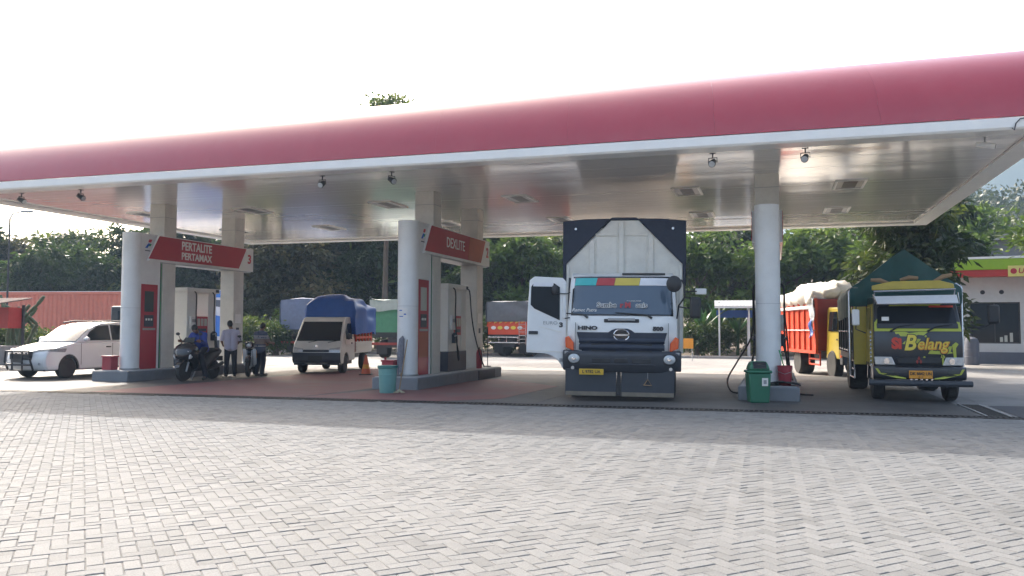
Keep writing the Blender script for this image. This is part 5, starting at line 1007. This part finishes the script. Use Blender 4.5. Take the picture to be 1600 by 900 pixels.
# ------------------------------------------------------------------ two motorcycles
def scooter():
    r = thing('scooter', 'large black scooter with a rider, parked at the left island', 'scooter', at(279, 22.4), -14)
    def spoked(y, z, rad, w, nm='wheel'):
        o = MB().lathe([(rad * .68, -w / 2), (rad * .95, -w / 2), (rad, -w * .25), (rad, w * .25), (rad * .95, w / 2), (rad * .68, w / 2)], n=26, axis='x').build(nm, 'rubber', r, loc=(0, y, z))
        m = MB().lathe([(rad * .70, -w * .3), (rad * .62, -w * .3), (rad * .62, w * .3), (rad * .70, w * .3)], n=26, axis='x').cyl((-w * .4, 0, 0), (w * .4, 0, 0), rad * .2, n=12)
        for k in range(5): a = 6.2832 * k / 5; m.cyl((0, 0, 0), (0, rad * .66 * math.cos(a), rad * .66 * math.sin(a)), .018, n=6)
        m.build('rim', 'dark_metal', o); return o
    spoked(.28, .28, .28, .12); spoked(1.60, .28, .28, .15)
    MB().prism(arc(.28, .28, .33, 25, 160, 9) + arc(.28, .28, .31, 160, 25, 9), 'x', -.075, .075).build('front_fender', 'black_gloss', r)
    for s in (-1, 1): MB().tube([(s * .085, .28, .28), (s * .085, .46, .72)], .026, 8).build('fork_leg', 'metal_grey', r)
    # front fairing: loft of rings
    def loft(rings, name, mt, par, n=18, sup=2.6):
        m = MB(); vs = []
        for (y, z, rx, rz_) in rings:
            for k in range(n):
                a = 6.2832 * k / n; c, s = math.cos(a), math.sin(a); vs.append((rx * math.copysign(abs(c) ** (2 / sup), c), y, z + rz_ * math.copysign(abs(s) ** (2 / sup), s)))
        L = len(rings); m.add(vs, [(i * n + k, i * n + (k + 1) % n, (i + 1) * n + (k + 1) % n, (i + 1) * n + k) for i in range(L - 1) for k in range(n)] + [tuple(range(n)), tuple(range(L * n - 1, (L - 1) * n - 1, -1))])
        return m.build(name, mt, par, smooth=50)
    fa = loft([(.10, .72, .08, .06), (.14, .76, .20, .14), (.26, .82, .29, .22), (.42, .80, .33, .30), (.55, .72, .30, .36), (.66, .60, .22, .32)], 'fairing', 'black_gloss', r)
    loft([(.62, .38, .20, .12), (.9, .36, .24, .10), (1.1, .44, .22, .18), (1.3, .58, .19, .20), (1.7, .72, .15, .12), (1.95, .80, .08, .06)], 'body', 'black_plastic', r)
    loft([(.88, .72, .12, .05), (1.0, .76, .16, .06), (1.25, .78, .17, .06), (1.4, .84, .16, .07), (1.8, .86, .12, .05)], 'seat', 'rubber', r)
    for s in (-1, 1):
        MB().prism([(s * .04, .70), (s * .16, .74), (s * .23, .84), (s * .20, .86), (s * .06, .78)], 'y', .10, .17).map(lambda v: Vector((v.x, v.y + abs(v.x) * .30, v.z))).build('headlight', 'lamp_glass', fa, bev=.008)
        MB().prism([(s * .22, .62), (s * .27, .68), (s * .26, .76), (s * .22, .72)], 'y', .19, .30).build('indicator_lamp', 'white_plastic', fa, bev=.006)
        MB().tube([(s * .10, .52, 1.08), (s * .30, .58, 1.13), (s * .38, .62, 1.12)], .018, 8).build('handlebar', 'black_plastic', r); MB().tube([(s * .30, .55, 1.12), (s * .34, .50, 1.28)], .009, 6).ell((s * .36, .49, 1.32), .07, .02, .045, 12, 8).build('mirror', 'black_plastic', r)
        MB().tube([(s * .12, 1.5, .60), (s * .12, 1.6, .28)], .03, 8).build('shock_absorber', 'dark_metal', r)
    solid(MB().grid(lambda u, w: Vector((lerp(-.22 + .06 * w, .22 - .06 * w, u), .30 + .20 * w + .25 * (u - .5) ** 2, .98 + .24 * w)), 8, 4).build('windshield', 'screen', fa, smooth=60), .006)
    MB().box(-.12, .12, 1.93, 1.95, .52, .66).build('number_plate', 'plate_ink', r); MB().tube([(.16, 1.2, .30), (.18, 1.5, .36), (.18, 1.85, .46)], [.035, .05, .055], 10).build('exhaust', 'dark_metal', r)
    MB().tube([(-.16, 1.05, .25), (-.26, 1.0, .0)], .016, 6).build('side_stand', 'metal_grey', r)
scooter()
def motorbike():
    r = thing('motorcycle', 'dark small motorcycle with white and orange trim between two men', 'motorcycle', at(387, 24.7), 8)
    for y in (.29, 1.52):
        o = MB().lathe([(.22, -.04), (.275, -.045), (.29, -.02), (.29, .02), (.275, .045), (.22, .04)], n=26, axis='x').build('wheel', 'rubber', r, loc=(0, y, .29))
        m = MB().lathe([(.225, -.03), (.205, -.03), (.205, .03), (.225, .03)], n=26, axis='x').cyl((-.06, 0, 0), (.06, 0, 0), .05, n=12)
        for k in range(10): a = 6.2832 * k / 10; m.cyl((0, 0, 0), (0, .21 * math.cos(a), .21 * math.sin(a)), .007, n=5)
        m.build('rim', 'metal_grey', o)
    for s in (-1, 1):
        MB().tube([(s * .08, .29, .29), (s * .08, .46, .80)], .024, 8).build('fork_leg', 'metal_grey', r)
        MB().tube([(s * .06, .5, 1.0), (s * .24, .52, 1.06), (s * .34, .60, 1.05)], .017, 8).build('handlebar', 'black_plastic', r); MB().tube([(s * .24, .5, 1.05), (s * .30, .46, 1.2)], .008, 6).ell((s * .31, .455, 1.23), .06, .018, .04, 12, 8).build('mirror', 'black_plastic', r)
        MB().prism([(.40, .86), (.52, .42), (.62, .32), (.72, .36), (.60, .74)], 'x', s * .10, s * .20).build('leg_shield', 'white_plastic', r, bev=.02); MB().prism([(.44, .80), (.50, .55), (.54, .56), (.50, .80)], 'x', s * .205, s * .212).build('side_decal', 'ink_orange', r, smooth=0)
        MB().tube([(s * .11, 1.35, .62), (s * .11, 1.52, .30)], .025, 8).build('shock_absorber', 'bed_dark_red', r)
    MB().prism(arc(.29, .29, .34, 20, 150, 9) + arc(.29, .29, .315, 150, 20, 9), 'x', -.055, .055).build('front_fender', 'black_gloss', r)
    MB().ell((0, .44, .96), .14, .10, .12, 16, 10).build('cowl', 'black_gloss', r); MB().ell((0, .36, .95), .085, .05, .07, 14, 8).build('headlight', 'lamp_glass', r)
    MB().prism([(.55, .70), (.95, .55), (1.3, .62), (1.75, .78), (1.85, .84), (1.7, .88), (1.2, .76), (.75, .74), (.6, .86)], 'x', -.12, .12).build('body', 'black_gloss', r, bev=.03)
    MB().prism([(.85, .76), (1.2, .79), (1.7, .88), (1.68, .93), (1.2, .86), (.9, .84)], 'x', -.13, .13).build('seat', 'rubber', r, bev=.025)
    MB().box(-.11, .11, .78, 1.12, .28, .56).build('engine', 'metal_grey', r, bev=.03); MB().tube([(.10, .9, .28), (.14, 1.3, .26), (.15, 1.75, .38)], [.02, .035, .045], 8).build('exhaust', 'dark_metal', r)
    MB().prism(arc(1.52, .29, .35, 60, 200, 9) + arc(1.52, .29, .33, 200, 60, 9), 'x', -.06, .06).build('rear_fender', 'black_plastic', r)
motorbike()
# ------------------------------------------------------------------ people
def blob(name, caps, voxel, m, parent, extra=None):
    mb = MB()
    for c in caps:
        if c[0] == 'e': mb.ell(c[1], *c[2], 16, 10)
        else:
            p0, p1, r0, r1 = c; mb.cyl(p0, p1, r0, r1, 14); mb.ell(p0, r0, r0, r0, 14, 10); mb.ell(p1, r1, r1, r1, 14, 10)
    me = mb.mesh('t', m, 0); o = bpy.data.objects.new('t', me); COL.objects.link(o)
    a = o.modifiers.new('r', 'REMESH'); a.mode = 'VOXEL'; a.voxel_size = voxel; a.use_smooth_shade = True
    b = o.modifiers.new('s', 'SMOOTH'); b.factor = .5; b.iterations = 3
    bpy.context.view_layer.update()
    e = bpy.data.meshes.new_from_object(o.evaluated_get(bpy.context.evaluated_depsgraph_get())); bpy.data.objects.remove(o)
    e.name = name; e.materials.clear(); e.materials.append(M[m])
    for p in e.polygons: p.use_smooth = True
    q = bpy.data.objects.new(name, e); COL.objects.link(q); q.parent = parent
    if extra:
        for k in extra[0]: e.materials.append(M[k])
        for p in e.polygons: p.material_index = extra[1](p.center)
    return q
def hand(w, d, s, curl):
    """palm and five fingers from wrist w along d; s = thumb side"""
    w = Vector(w); d = Vector(d).normalized(); s = Vector(s); s = (s - d * s.dot(d)).normalized(); n = d.cross(s)
    out = [(w, w + d * .05, .026, .030), (w + d * .03 + s * .02, w + d * .085 + s * .026, .017, .016), (w + d * .03 - s * .02, w + d * .08 - s * .026, .017, .015)]
    for k, L in enumerate((.068, .078, .072, .055)):
        b = w + d * .085 + s * (.030 - .020 * k); m = b + d * L * .5 + n * curl * .015; t = m + d * L * .5 * (1 - curl * .6) + n * curl * .035
        out += [(b, m, .0095, .009), (m, t, .009, .0078)]
    b = w + d * .025 + s * .028; m = b + d * .035 + s * .028; out += [(b, m, .012, .011), (m, m + d * .032 + s * .004, .010, .0085)]
    return out
def person(label, loc, rz, J, shirt, trouser, long_sleeve=False, stripes=None, shirt_hem=.88):
    r = thing('person', label, 'person', loc, rz)
    V3 = Vector; H = V3(J['head']); Nk = V3(J['neck']); Ch = V3(J['chest']); Pe = V3(J['pelvis'])
    up = (H - Nk).normalized(); fwd = V3(J.get('face', (0, -1, 0))); fwd = (fwd - up * fwd.dot(up)).normalized(); sx = fwd.cross(up).normalized()
    caps = [(Nk, H - up * .04, .056, .055), ('e', H, (.076, .092, .112)), (Ch + V3((-.08, 0, 0)), Pe + V3((-.06, 0, .0)), .105, .105), (Ch + V3((.08, 0, 0)), Pe + V3((.06, 0, 0)), .105, .105), (Ch + V3((-.14, 0, .10)), Nk, .06, .055), (Ch + V3((.14, 0, .10)), Nk, .06, .055), ('e', H - up * .06 + fwd * .03, (.05, .055, .06))]
    caps += [(H + fwd * .088 + up * .01, H + fwd * .105 - up * .022, .010, .014), (H + fwd * .08 - up * .055 - sx * .018, H + fwd * .08 - up * .055 + sx * .018, .009, .009)]
    for s in (-1, 1): caps += [(H + sx * s * .076 + up * .02, H + sx * s * .078 - up * .025, .012, .010)]
    tops = [(Ch + V3((-.085, 0, .02)), Pe + V3((-.07, 0, shirt_hem - .92)), .122, .128), (Ch + V3((.085, 0, .02)), Pe + V3((.07, 0, shirt_hem - .92)), .122, .128), (Ch + V3((-.15, 0, .10)), Nk - up * .02, .075, .066), (Ch + V3((.15, 0, .10)), Nk - up * .02, .075, .066)]
    tr = [(Pe + V3((-.05, 0, .04)), Pe + V3((.05, 0, .04)), .108, .108)]
    sh = []
    for k in ('L', 'R'):
        s_, e_, w_ = (V3(q) for q in J['arm' + k]); caps += [(s_, e_, .052, .042), (e_, w_, .041, .028)]
        fd = (w_ - e_).normalized(); caps += hand(w_, fd, V3(J.get('thumb' + k, (0, -.3, 1))), J.get('curl', .6))
        tops += [(s_, s_.lerp(e_, .8 if not long_sleeve else 1), .072, .070 if not long_sleeve else .056)]
        if long_sleeve: tops += [(e_, w_.lerp(e_, .06), .056, .042)]
        h_, kn, an, to = (V3(q) for q in J['leg' + k]); caps += [(h_, kn, .085, .056), (kn, an, .055, .038), (an, to, .036, .03)]
        tr += [(h_, kn, .105, .080), (kn, an + V3((0, 0, .03)), .080, .068)]; sh += [(an + V3((0, .02, -.035)), to, .046, .042)]
    body = blob('body', caps, .0085, 'skin', r)
    blob('shirt', tops, .014, shirt, r, stripes); blob('trousers', tr, .014, trouser, r)
    for q in sh: blob('shoe', [q], .012, 'shoe', r)
    blob('hair', [('e', H + up * .030 - fwd * .018, (.084, .095, .098)), ('e', H - up * .03 - fwd * .045, (.070, .055, .06))], .010, 'hair', r)
    for s in (-1, 1): MB().ell(H + fwd * .083 + sx * s * .032 + up * .012, .011, .011, .008, 10, 6).build('eye', 'letter_white', body)
    return r
stand = lambda s: [(s * .09, 0, .90), (s * .11, -.03, .48), (s * .12, .03, .08), (s * .14, -.13, .045)]
# facing away from the camera: rz about 180
person('man in pale lilac shirt and dark trousers seen from behind at the motorcycle', at(362, 25.15), 205,
       dict(head=(.03, -.05, 1.60), neck=(.0, -.01, 1.43), chest=(0, 0, 1.26), pelvis=(0, 0, .92), face=(-.1, -1, -.35),
            armL=[(-.20, 0, 1.36), (-.26, -.04, 1.08), (-.20, -.24, .96)], armR=[(.20, 0, 1.36), (.27, .02, 1.08), (.22, -.20, .98)], legL=stand(-1), legR=stand(1)),
       'shirt_lilac', 'trousers_dark')
person('man in dark shirt with pale horizontal stripes standing right of the motorcycle', at(408, 25.3), 150,
       dict(head=(.0, -.09, 1.53), neck=(.0, -.02, 1.38), chest=(0, 0, 1.22), pelvis=(0, .02, .90), face=(.3, -1, -.5),
            armL=[(-.20, 0, 1.31), (-.25, -.10, 1.05), (-.16, -.32, 1.02)], armR=[(.20, 0, 1.31), (.26, -.06, 1.04), (.16, -.28, .98)], legL=stand(-1), legR=stand(1)),
       'shirt_stripe', 'trousers_dark', stripes=(('stripe_pale', 'stripe_brown'), lambda c: 1 if abs(c.z - 1.24) < .018 or abs(c.z - 1.18) < .010 or abs(c.z - .93) < .012 else (2 if .99 < c.z < 1.15 else 0)), shirt_hem=.84)
person('rider in blue jacket sitting on the large black scooter with head lowered', at(279, 22.4), -14,
       dict(head=(.02, .72, 1.46), neck=(.0, .86, 1.36), chest=(0, .95, 1.20), pelvis=(0, 1.12, .92), face=(.2, -1, -.9),
            armL=[(-.20, .94, 1.30), (-.30, .80, 1.06), (-.30, .60, 1.10)], armR=[(.20, .94, 1.30), (.30, .80, 1.06), (.30, .60, 1.10)],
            legL=[(-.10, 1.08, .90), (-.20, .72, .74), (-.20, .78, .40), (-.20, .66, .37)], legR=[(.10, 1.08, .90), (.22, .74, .74), (.28, .90, .10), (.28, .78, .05)]),
       'jacket_blue', 'trousers_dark', long_sleeve=True, shirt_hem=.88)
# ------------------------------------------------------------------ trees and far ground
def crown_mesh(name, seed, m, lobes, nclump, per, L, Wd, droop, spread=.25):
    rr = random.Random(seed); vs = []; fs = []; tn = []; lt = [rr.random() for _ in lobes]
    wts = [a[3] * a[4] * a[3] for a in lobes]
    for _ in range(nclump):
        li = rr.choices(range(len(lobes)), wts)[0]; cx, cy, cz, rx, rz_ = lobes[li]; ct = rr.random()
        while True:
            d = Vector((rr.gauss(0, 1), rr.gauss(0, 1), rr.gauss(0, 1)))
            if d.length > .01: break
        d.normalize()
        if d.z < 0 and rr.random() < .6: d.z = -d.z
        q = rr.uniform(.86, 1.05) if rr.random() < .8 else rr.uniform(.4, .85)
        c = Vector((cx + d.x * rx * q, cy + d.y * rx * q, cz + d.z * rz_ * q)); sp = rr.uniform(.6, 1.3)
        for k in range(per):
            dd = (d * .55 + Vector((rr.gauss(0, .7), rr.gauss(0, .7), rr.gauss(0, .5) - droop))).normalized()
            p = c + Vector((rr.gauss(0, spread), rr.gauss(0, spread), rr.gauss(0, spread * .7))) * sp
            l = L * rr.uniform(.6, 1.25); w = Wd * rr.uniform(.7, 1.3); s = dd.cross(Vector((rr.gauss(0, 1), rr.gauss(0, 1), rr.gauss(0, 1)))).normalized()
            n = s.cross(dd); k0 = len(vs); mid = p + dd * l * .45 + n * .06 * l
            vs += [p, mid - s * w * .5, p + dd * l - Vector((0, 0, droop * .18 * l)), mid + s * w * .5]; fs.append((k0, k0 + 1, k0 + 2, k0 + 3)); tn.append(.52 * lt[li] + .33 * ct + .15 * rr.random())
    me = bpy.data.meshes.new(name); me.from_pydata([tuple(v) for v in vs], [], fs); me.materials.append(M[m]); me.attributes.new('tone', 'FLOAT', 'FACE').data.foreach_set('value', tn); return me
def lobes(seed, R0, H0, z0, n):
    rr = random.Random(seed); out = [(0, 0, z0 + H0 * .52, R0 * .5, H0 * .34)]
    for k in range(n):
        a = 6.2832 * k / n + rr.uniform(-.4, .4); rad = R0 * rr.uniform(.45, .72); z = z0 + H0 * rr.uniform(.12, .88); q = 1 - abs((z - z0) / H0 - .42) * .75
        out.append((math.cos(a) * rad * q, math.sin(a) * rad * q, z, R0 * rr.uniform(.28, .46), H0 * rr.uniform(.07, .12)))
    return out
def trunk_mesh(seed, h, r, nb):
    rr = random.Random(seed); m = MB(); top = Vector((rr.uniform(-.2, .2), rr.uniform(-.2, .2), h))
    m.tube([(0, 0, -.1), (0, 0, .15), (.05, 0, h * .45), top], [r * 1.5, r * 1.1, r * .85, r * .45], 9)
    for k in range(nb):
        a = 6.2832 * k / nb + rr.uniform(-.3, .3); z = h * rr.uniform(.45, .95); b = Vector((.04, 0, z)); e = b + Vector((math.cos(a), math.sin(a), rr.uniform(.4, 1.1))) * h * rr.uniform(.28, .45)
        m.tube([b, b.lerp(e, .5) + Vector((0, 0, -.12)), e], [r * .45, r * .3, r * .12], 6)
    return m.mesh('trunk', 'bark', 60)
KIND = {}
def kind(key, m, R0, H0, z0, nl, ncl, per, L, Wd, droop, seed):
    KIND[key] = (crown_mesh('crown', seed, m, lobes(seed, R0, H0, z0, nl), ncl, per, L, Wd, droop), trunk_mesh(seed, z0 + H0 * .6, .17, 7))
kind('mango', 'leaf_dark', 3.1, 7.4, .9, 18, 520, 18, .50, .19, .5, 11)
kind('mango2', 'leaf_mid', 3.0, 7.6, .8, 18, 500, 18, .52, .19, .55, 12)
kind('olive', 'leaf_olive', 2.7, 7.2, 1.0, 16, 460, 18, .46, .20, .3, 13)
kind('bright', 'leaf_bright', 3.2, 6.8, 1.2, 16, 500, 16, .46, .19, .2, 14)
kind('airy', 'leaf_mid', 2.6, 6.0, 9.6, 9, 330, 13, .36, .15, .1, 15)
kind('layer', 'leaf_bright', 3.8, 3.0, 3.2, 12, 420, 15, .36, .13, .0, 16)
kind('shrub', 'leaf_mid', 1.5, 1.9, .0, 8, 200, 14, .26, .09, .2, 17)
def tree(key, px, Y, label, cat='tree', sc=1, rz=0, group='trees along the rear of the yard', name='tree', x=None, sxy=1):
    loc = at(px, Y, .0); r = thing(name, label, cat, loc, rz, group); r.scale = (sc * sxy, sc * sxy, sc)
    for nm, me in zip(('crown', 'trunk'), KIND[key]):
        o = bpy.data.objects.new(nm, me); COL.objects.link(o); o.parent = r
    return r
T = [('mango', -150, 55, 1.0, 'dark tree well beyond the left border'), ('mango2', -235, 52, 1.0, 'mid green tree well beyond the left border'), ('mango', -330, 54, 1.0, 'dark tree far beyond the left border'), ('mango', -70, 52, 1.02, 'dark tree beyond the photo\'s left border'), ('olive', 5, 55, 1.02, 'greyish green tree behind the lamp post'), ('mango2', 55, 49, .80, 'lower mid green tree above the left end of the red container'), ('mango', 100, 58, 1.06, 'dark tree above the middle of the red container'), ('mango2', 155, 52, .84, 'round mid green tree above the right half of the red container'),
     ('mango', 215, 57, 1.06, 'dark tree behind the left round column'), ('mango', 285, 55, 1.0, 'dark tree seen under the left red sign'), ('olive', 345, 56, 1.0, 'greyish green tree seen under the right half of the left sign'),
     ('olive', 408, 50, 1.0, 'pale tipped tree just right of the left island\'s rear pillar'), ('mango', 440, 56, 1.05, 'dark tree between the left sign and the pickup'), ('olive', 492, 51, 1.02, 'brownish olive tree directly above the pickup tarpaulin'), ('olive', 540, 54, 1.05, 'olive brown tree above the right part of the pickup'), ('mango', 590, 52, 1.04, 'dark green tree left of the middle round column'),
     ('mango', 655, 54, 1.05, 'dark tree behind the middle round column'), ('olive', 705, 55, 1.0, 'dull olive tree seen under the middle sign'), ('mango2', 728, 48.8, .62, 'low bright topped tree behind the middle dispenser'), ('mango', 775, 52, 1.02, 'dark tree above the flame painted far truck'), ('bright', 815, 50, 1.0, 'mid green drooping tree left of the box truck'), ('mango', 880, 55, 1.05, 'dark tree behind the left edge of the box truck'), ('mango', 970, 56, 1.0, 'dark tree hidden behind the box truck'),
     ('bright', 1092, 47.5, .98, 'drooping mango like tree just right of the box truck'), ('mango', 1135, 56, 1.05, 'dark tree behind the white shelter'), ('olive', 1168, 53, .95, 'olive tree left of the right round column'), ('bright', 1226, 49, 1.05, 'bright green tree just right of the right round column'), ('bright', 1290, 50, 1.08, 'bright green tree above the sacks of the red truck'), ('mango', 1345, 55, 1.1, 'dark tree above the rear of the painted truck'), ('bright', 1385, 48, 1.0, 'bright green tree behind the green tarpaulin peak')]
rt = random.Random(9)
for i, (k, px, Y, sc, lab) in enumerate(T): tree(k, px, Y * 1.16 if px < 1200 else Y * 1.1, lab, sc=sc * (1.10 if px < 240 else rt.uniform(1.04, 1.2) if px < 1200 else 1.06), sxy=1.0 if px < 240 else rt.uniform(.95, 1.15), rz=rt.uniform(0, 360))
tree('airy', 601, 51, 'tall thin tree whose feathery top rises above the canopy', sc=1.06, rz=40, group=None)
tree('mango', 1420, 34.5, 'big dark tree standing between the painted truck and the shop', sc=.88, rz=80, group='trees by the shop')
tree('bright', 1436, 46, 'sunlit green tree behind the shop corner', sc=1.12, rz=10, group='trees by the shop')
tree('layer', 1765, 30, 'light green layered tree reaching in from the right border', sc=1.12, rz=200, group='trees by the shop')
tree('bright', 1502, 60, 'tall bright green tree rising behind the left end of the shop roof', sc=1.42, rz=70, group='trees by the shop')
tree('mango', 1432, 44, 'dark tree just right of the tarpaulin peak, behind the big tree', sc=1.12, rz=130, group='trees by the shop')
for px, Y, sc, lab in ((432, 47.5, .95, 'bright shrub left of the blue grey far truck'), (556, 47.5, .9, 'dark shrub between the pickup and green tarpaulin truck'), (690, 48, 1.0, 'shrub behind the middle dispenser base'), (735, 48.4, 1.1, 'shrub right of the middle dispenser'), (845, 48, 1.0, 'shrub beside the open truck door'), (1088, 46.5, .95, 'shrub behind the orange board'), (1205, 47.5, 1.1, 'shrub right of the right round column'), (1118, 48.5, 1.0, 'shrub left of the shelter post'),
                      (20, 36, .8, 'shrub below the cactus at the left border'), (62, 38.5, .75, 'shrub between the cactus and the silver car'), (1180, 49.5, 1.25, 'shrub inside the shelter'), (1330, 46, 1.2, 'shrub behind the red truck cab'), (640, 49, 1.1, 'shrub behind the middle column'), (790, 50, 1.2, 'shrub behind the flame painted truck'), (390, 49, 1.1, 'shrub behind the striped shirt man'), (250, 51, 1.3, 'shrub right of the red container'), (520, 50, 1.3, 'shrub hidden behind the pickup load'), (470, 50.5, 1.3, 'shrub behind the blue grey truck')):
    tree('shrub', px, Y, lab, 'shrub', sc, rt.uniform(0, 360), 'shrubs along the rear kerb', 'shrub')
# banana plants by the shelter
def banana(px, Y, n, h, lab, seed):
    r = thing('banana_plant', lab, 'plant', at(px, Y, .05), 0, 'banana plants by the shelter'); rr = random.Random(seed)
    MB().tube([(0, 0, -.05), (.02, 0, h * .3), (.03, .02, h * .5)], [.10, .09, .06], 8).build('stem', 'leaf_banana', r)
    for k in range(n):
        a = 6.2832 * k / n + rr.uniform(-.3, .3); L = h * rr.uniform(.5, .75); lean = rr.uniform(.25, .8)
        def f(u, w):
            t = u; x = L * lean * t * 1.1; z = h * .5 + L * (t * (1.15 - .25 * lean) - .55 * lean * t * t); ww = .30 * math.sin(min(1, t * 1.1 + .06) * 3.0) * (w - .5)
            d = Vector((x * math.cos(a) - ww * math.sin(a), x * math.sin(a) + ww * math.cos(a), z - abs(w - .5) * .12)); return d
        MB().grid(f, 8, 4).build('leaf', 'leaf_banana', r, smooth=60, recalc=False)
banana(1098, 47.2, 8, 2.9, 'banana plant with upright leaves left of the shelter', 1); banana(1122, 48.0, 8, 3.1, 'banana plant with broad leaves behind the shelter post', 2); banana(1152, 47.6, 7, 2.6, 'short banana plant under the shelter roof', 3)
# candelabra cactus at the left
cx = thing('cactus', 'tall branching cactus at the left border in front of the container', 'cactus', at(30, 33.5), 0)
m = MB(); rr = random.Random(3)
def stem(p, d, n, r0):
    for k in range(n):
        e = p + d * rr.uniform(.38, .5); m.ell(((p + e) / 2), .01, .01, .01, 4, 3); m.tube([p, p.lerp(e, .2), p.lerp(e, .6), e], [r0 * .7, r0, r0 * 1.05, r0 * .7], 7); p = e; d = (d + Vector((rr.gauss(0, .12), rr.gauss(0, .12), .12))).normalized()
    return p
for k in range(6):
    a = rr.uniform(0, 6.28); p = Vector((rr.uniform(-.5, .5), rr.uniform(-.3, .3), 0)); q = stem(p, Vector((.22 * math.cos(a), .2 * math.sin(a), 1)).normalized(), 4, .085)
    for j in range(2): stem(q - Vector((0, 0, .3 * j)), Vector((rr.choice((-1, 1)) * .75, rr.uniform(-.3, .3), .8)).normalized(), rr.choice((2, 3)), .075)
m.build('stems', 'cactus', cx, smooth=60)
# hillside behind the shop, and the far mountain
def hill_h(x, y):
    t = (x * .55 + y * .83 - 92) / 95; t = max(0, min(1.25, t)); side = max(0, min(1, (x - 18) / 60))
    return (23 * t * t * (3 - 2 * min(t, 1)) if t < 1 else 23 + 4 * (t - 1)) * side + 3 * math.sin(x * .06) * math.cos(y * .05) * min(1, t * 3) * side
def hg(u, w): x = lerp(10, 260, u); y = lerp(60, 300, w); return Vector((x, y, hill_h(x, y) - .4))
h_ = struct(MB().grid(hg, 60, 60).build('hillside', 'soil', smooth=60, recalc=False))
rr = random.Random(21); vs = []; fs = []; cnt = 0; tn = []
while cnt < 900:
    x = rr.uniform(42, 190); y = rr.uniform(70, 230)
    pxx = 800 + F * x / y
    if not (1360 < pxx < 1780): continue
    cnt += 1; z = hill_h(x, y); R0 = rr.uniform(1.5, 3.4); pale = rr.random()
    for _ in range(62):
        d = Vector((rr.gauss(0, 1), rr.gauss(0, 1), rr.gauss(0, 1) + .35)).normalized(); c = Vector((x, y, z + R0 * 1.1)) + Vector((d.x * R0, d.y * R0, d.z * R0 * 1.1)) * rr.uniform(.7, 1.05)
        dd = (d + Vector((rr.gauss(0, .6), rr.gauss(0, .6), rr.gauss(0, .6)))).normalized(); s = dd.cross(Vector((rr.gauss(0, 1), rr.gauss(0, 1), rr.gauss(0, 1)))).normalized(); l = rr.uniform(.5, 1.1); k0 = len(vs)
        vs += [tuple(c), tuple(c + dd * l * .5 + s * l * .32), tuple(c + dd * l), tuple(c + dd * l * .5 - s * l * .32)]; fs.append((k0, k0 + 1, k0 + 2, k0 + 3)); tn.append(.75 * pale + .25 * rr.random())
mb = MB(); mb.v = vs; mb.f = fs; hw_ = mb.build('hill_wood', 'leaf_hill', smooth=0, recalc=False); hw_.data.attributes.new('tone', 'FLOAT', 'FACE').data.foreach_set('value', tn); tag(hw_, 'dense woodland covering the hillside behind the shop', 'woodland', kind='stuff')
def mg(u, w):
    a = lerp(R(-5), R(70), u); d = lerp(560, 900, w); q = 1 - abs(2 * w - .9); e = .55 + .45 * math.sin(a * 2.6 - .2) + .06 * math.sin(a * 23) + .03 * math.sin(a * 61)
    rise = min(1, max(0, (math.degrees(a) - 6) / 20)); return Vector((math.sin(a) * d, math.cos(a) * d, max(-1, 182 * e * max(0, math.sin(min(1, w * 1.6) * 1.571)) * rise + 6 * math.sin(a * 40 + w * 9))))
dm('mountain_green', (.035, .055, .045), .9, var=.3, scale=.02)
struct(MB().grid(mg, 90, 24).build('mountain', 'mountain_green', smooth=60, recalc=False))
# ------------------------------------------------------------------ air
hz = MB().box(-1060, 1060, -1000, 1130, -2.2, 330).build('haze', None, smooth=0); hz['kind'] = 'stuff'
hm = bpy.data.materials.new('haze'); hm.use_nodes = True; n = hm.node_tree.nodes; n.clear()
ho = n.new('ShaderNodeOutputMaterial'); hv = n.new('ShaderNodeVolumePrincipled'); hv.inputs['Color'].default_value = (.52, .73, 1, 1); hv.inputs['Density'].default_value = .0005; hv.inputs['Anisotropy'].default_value = .2
hm.node_tree.links.new(hv.outputs[0], ho.inputs['Volume']); hz.data.materials.append(hm)
# the rear yard lies a step lower than the apron
for o in list(S.objects):
    if o.parent is None and o.type in ('MESH', 'EMPTY') and o.get('kind') is None and o.location.dot(B) > 27.9 and o.location.z < .1: o.location.z -= .10
for o in (back, plantstrip): o.location.z = -.10
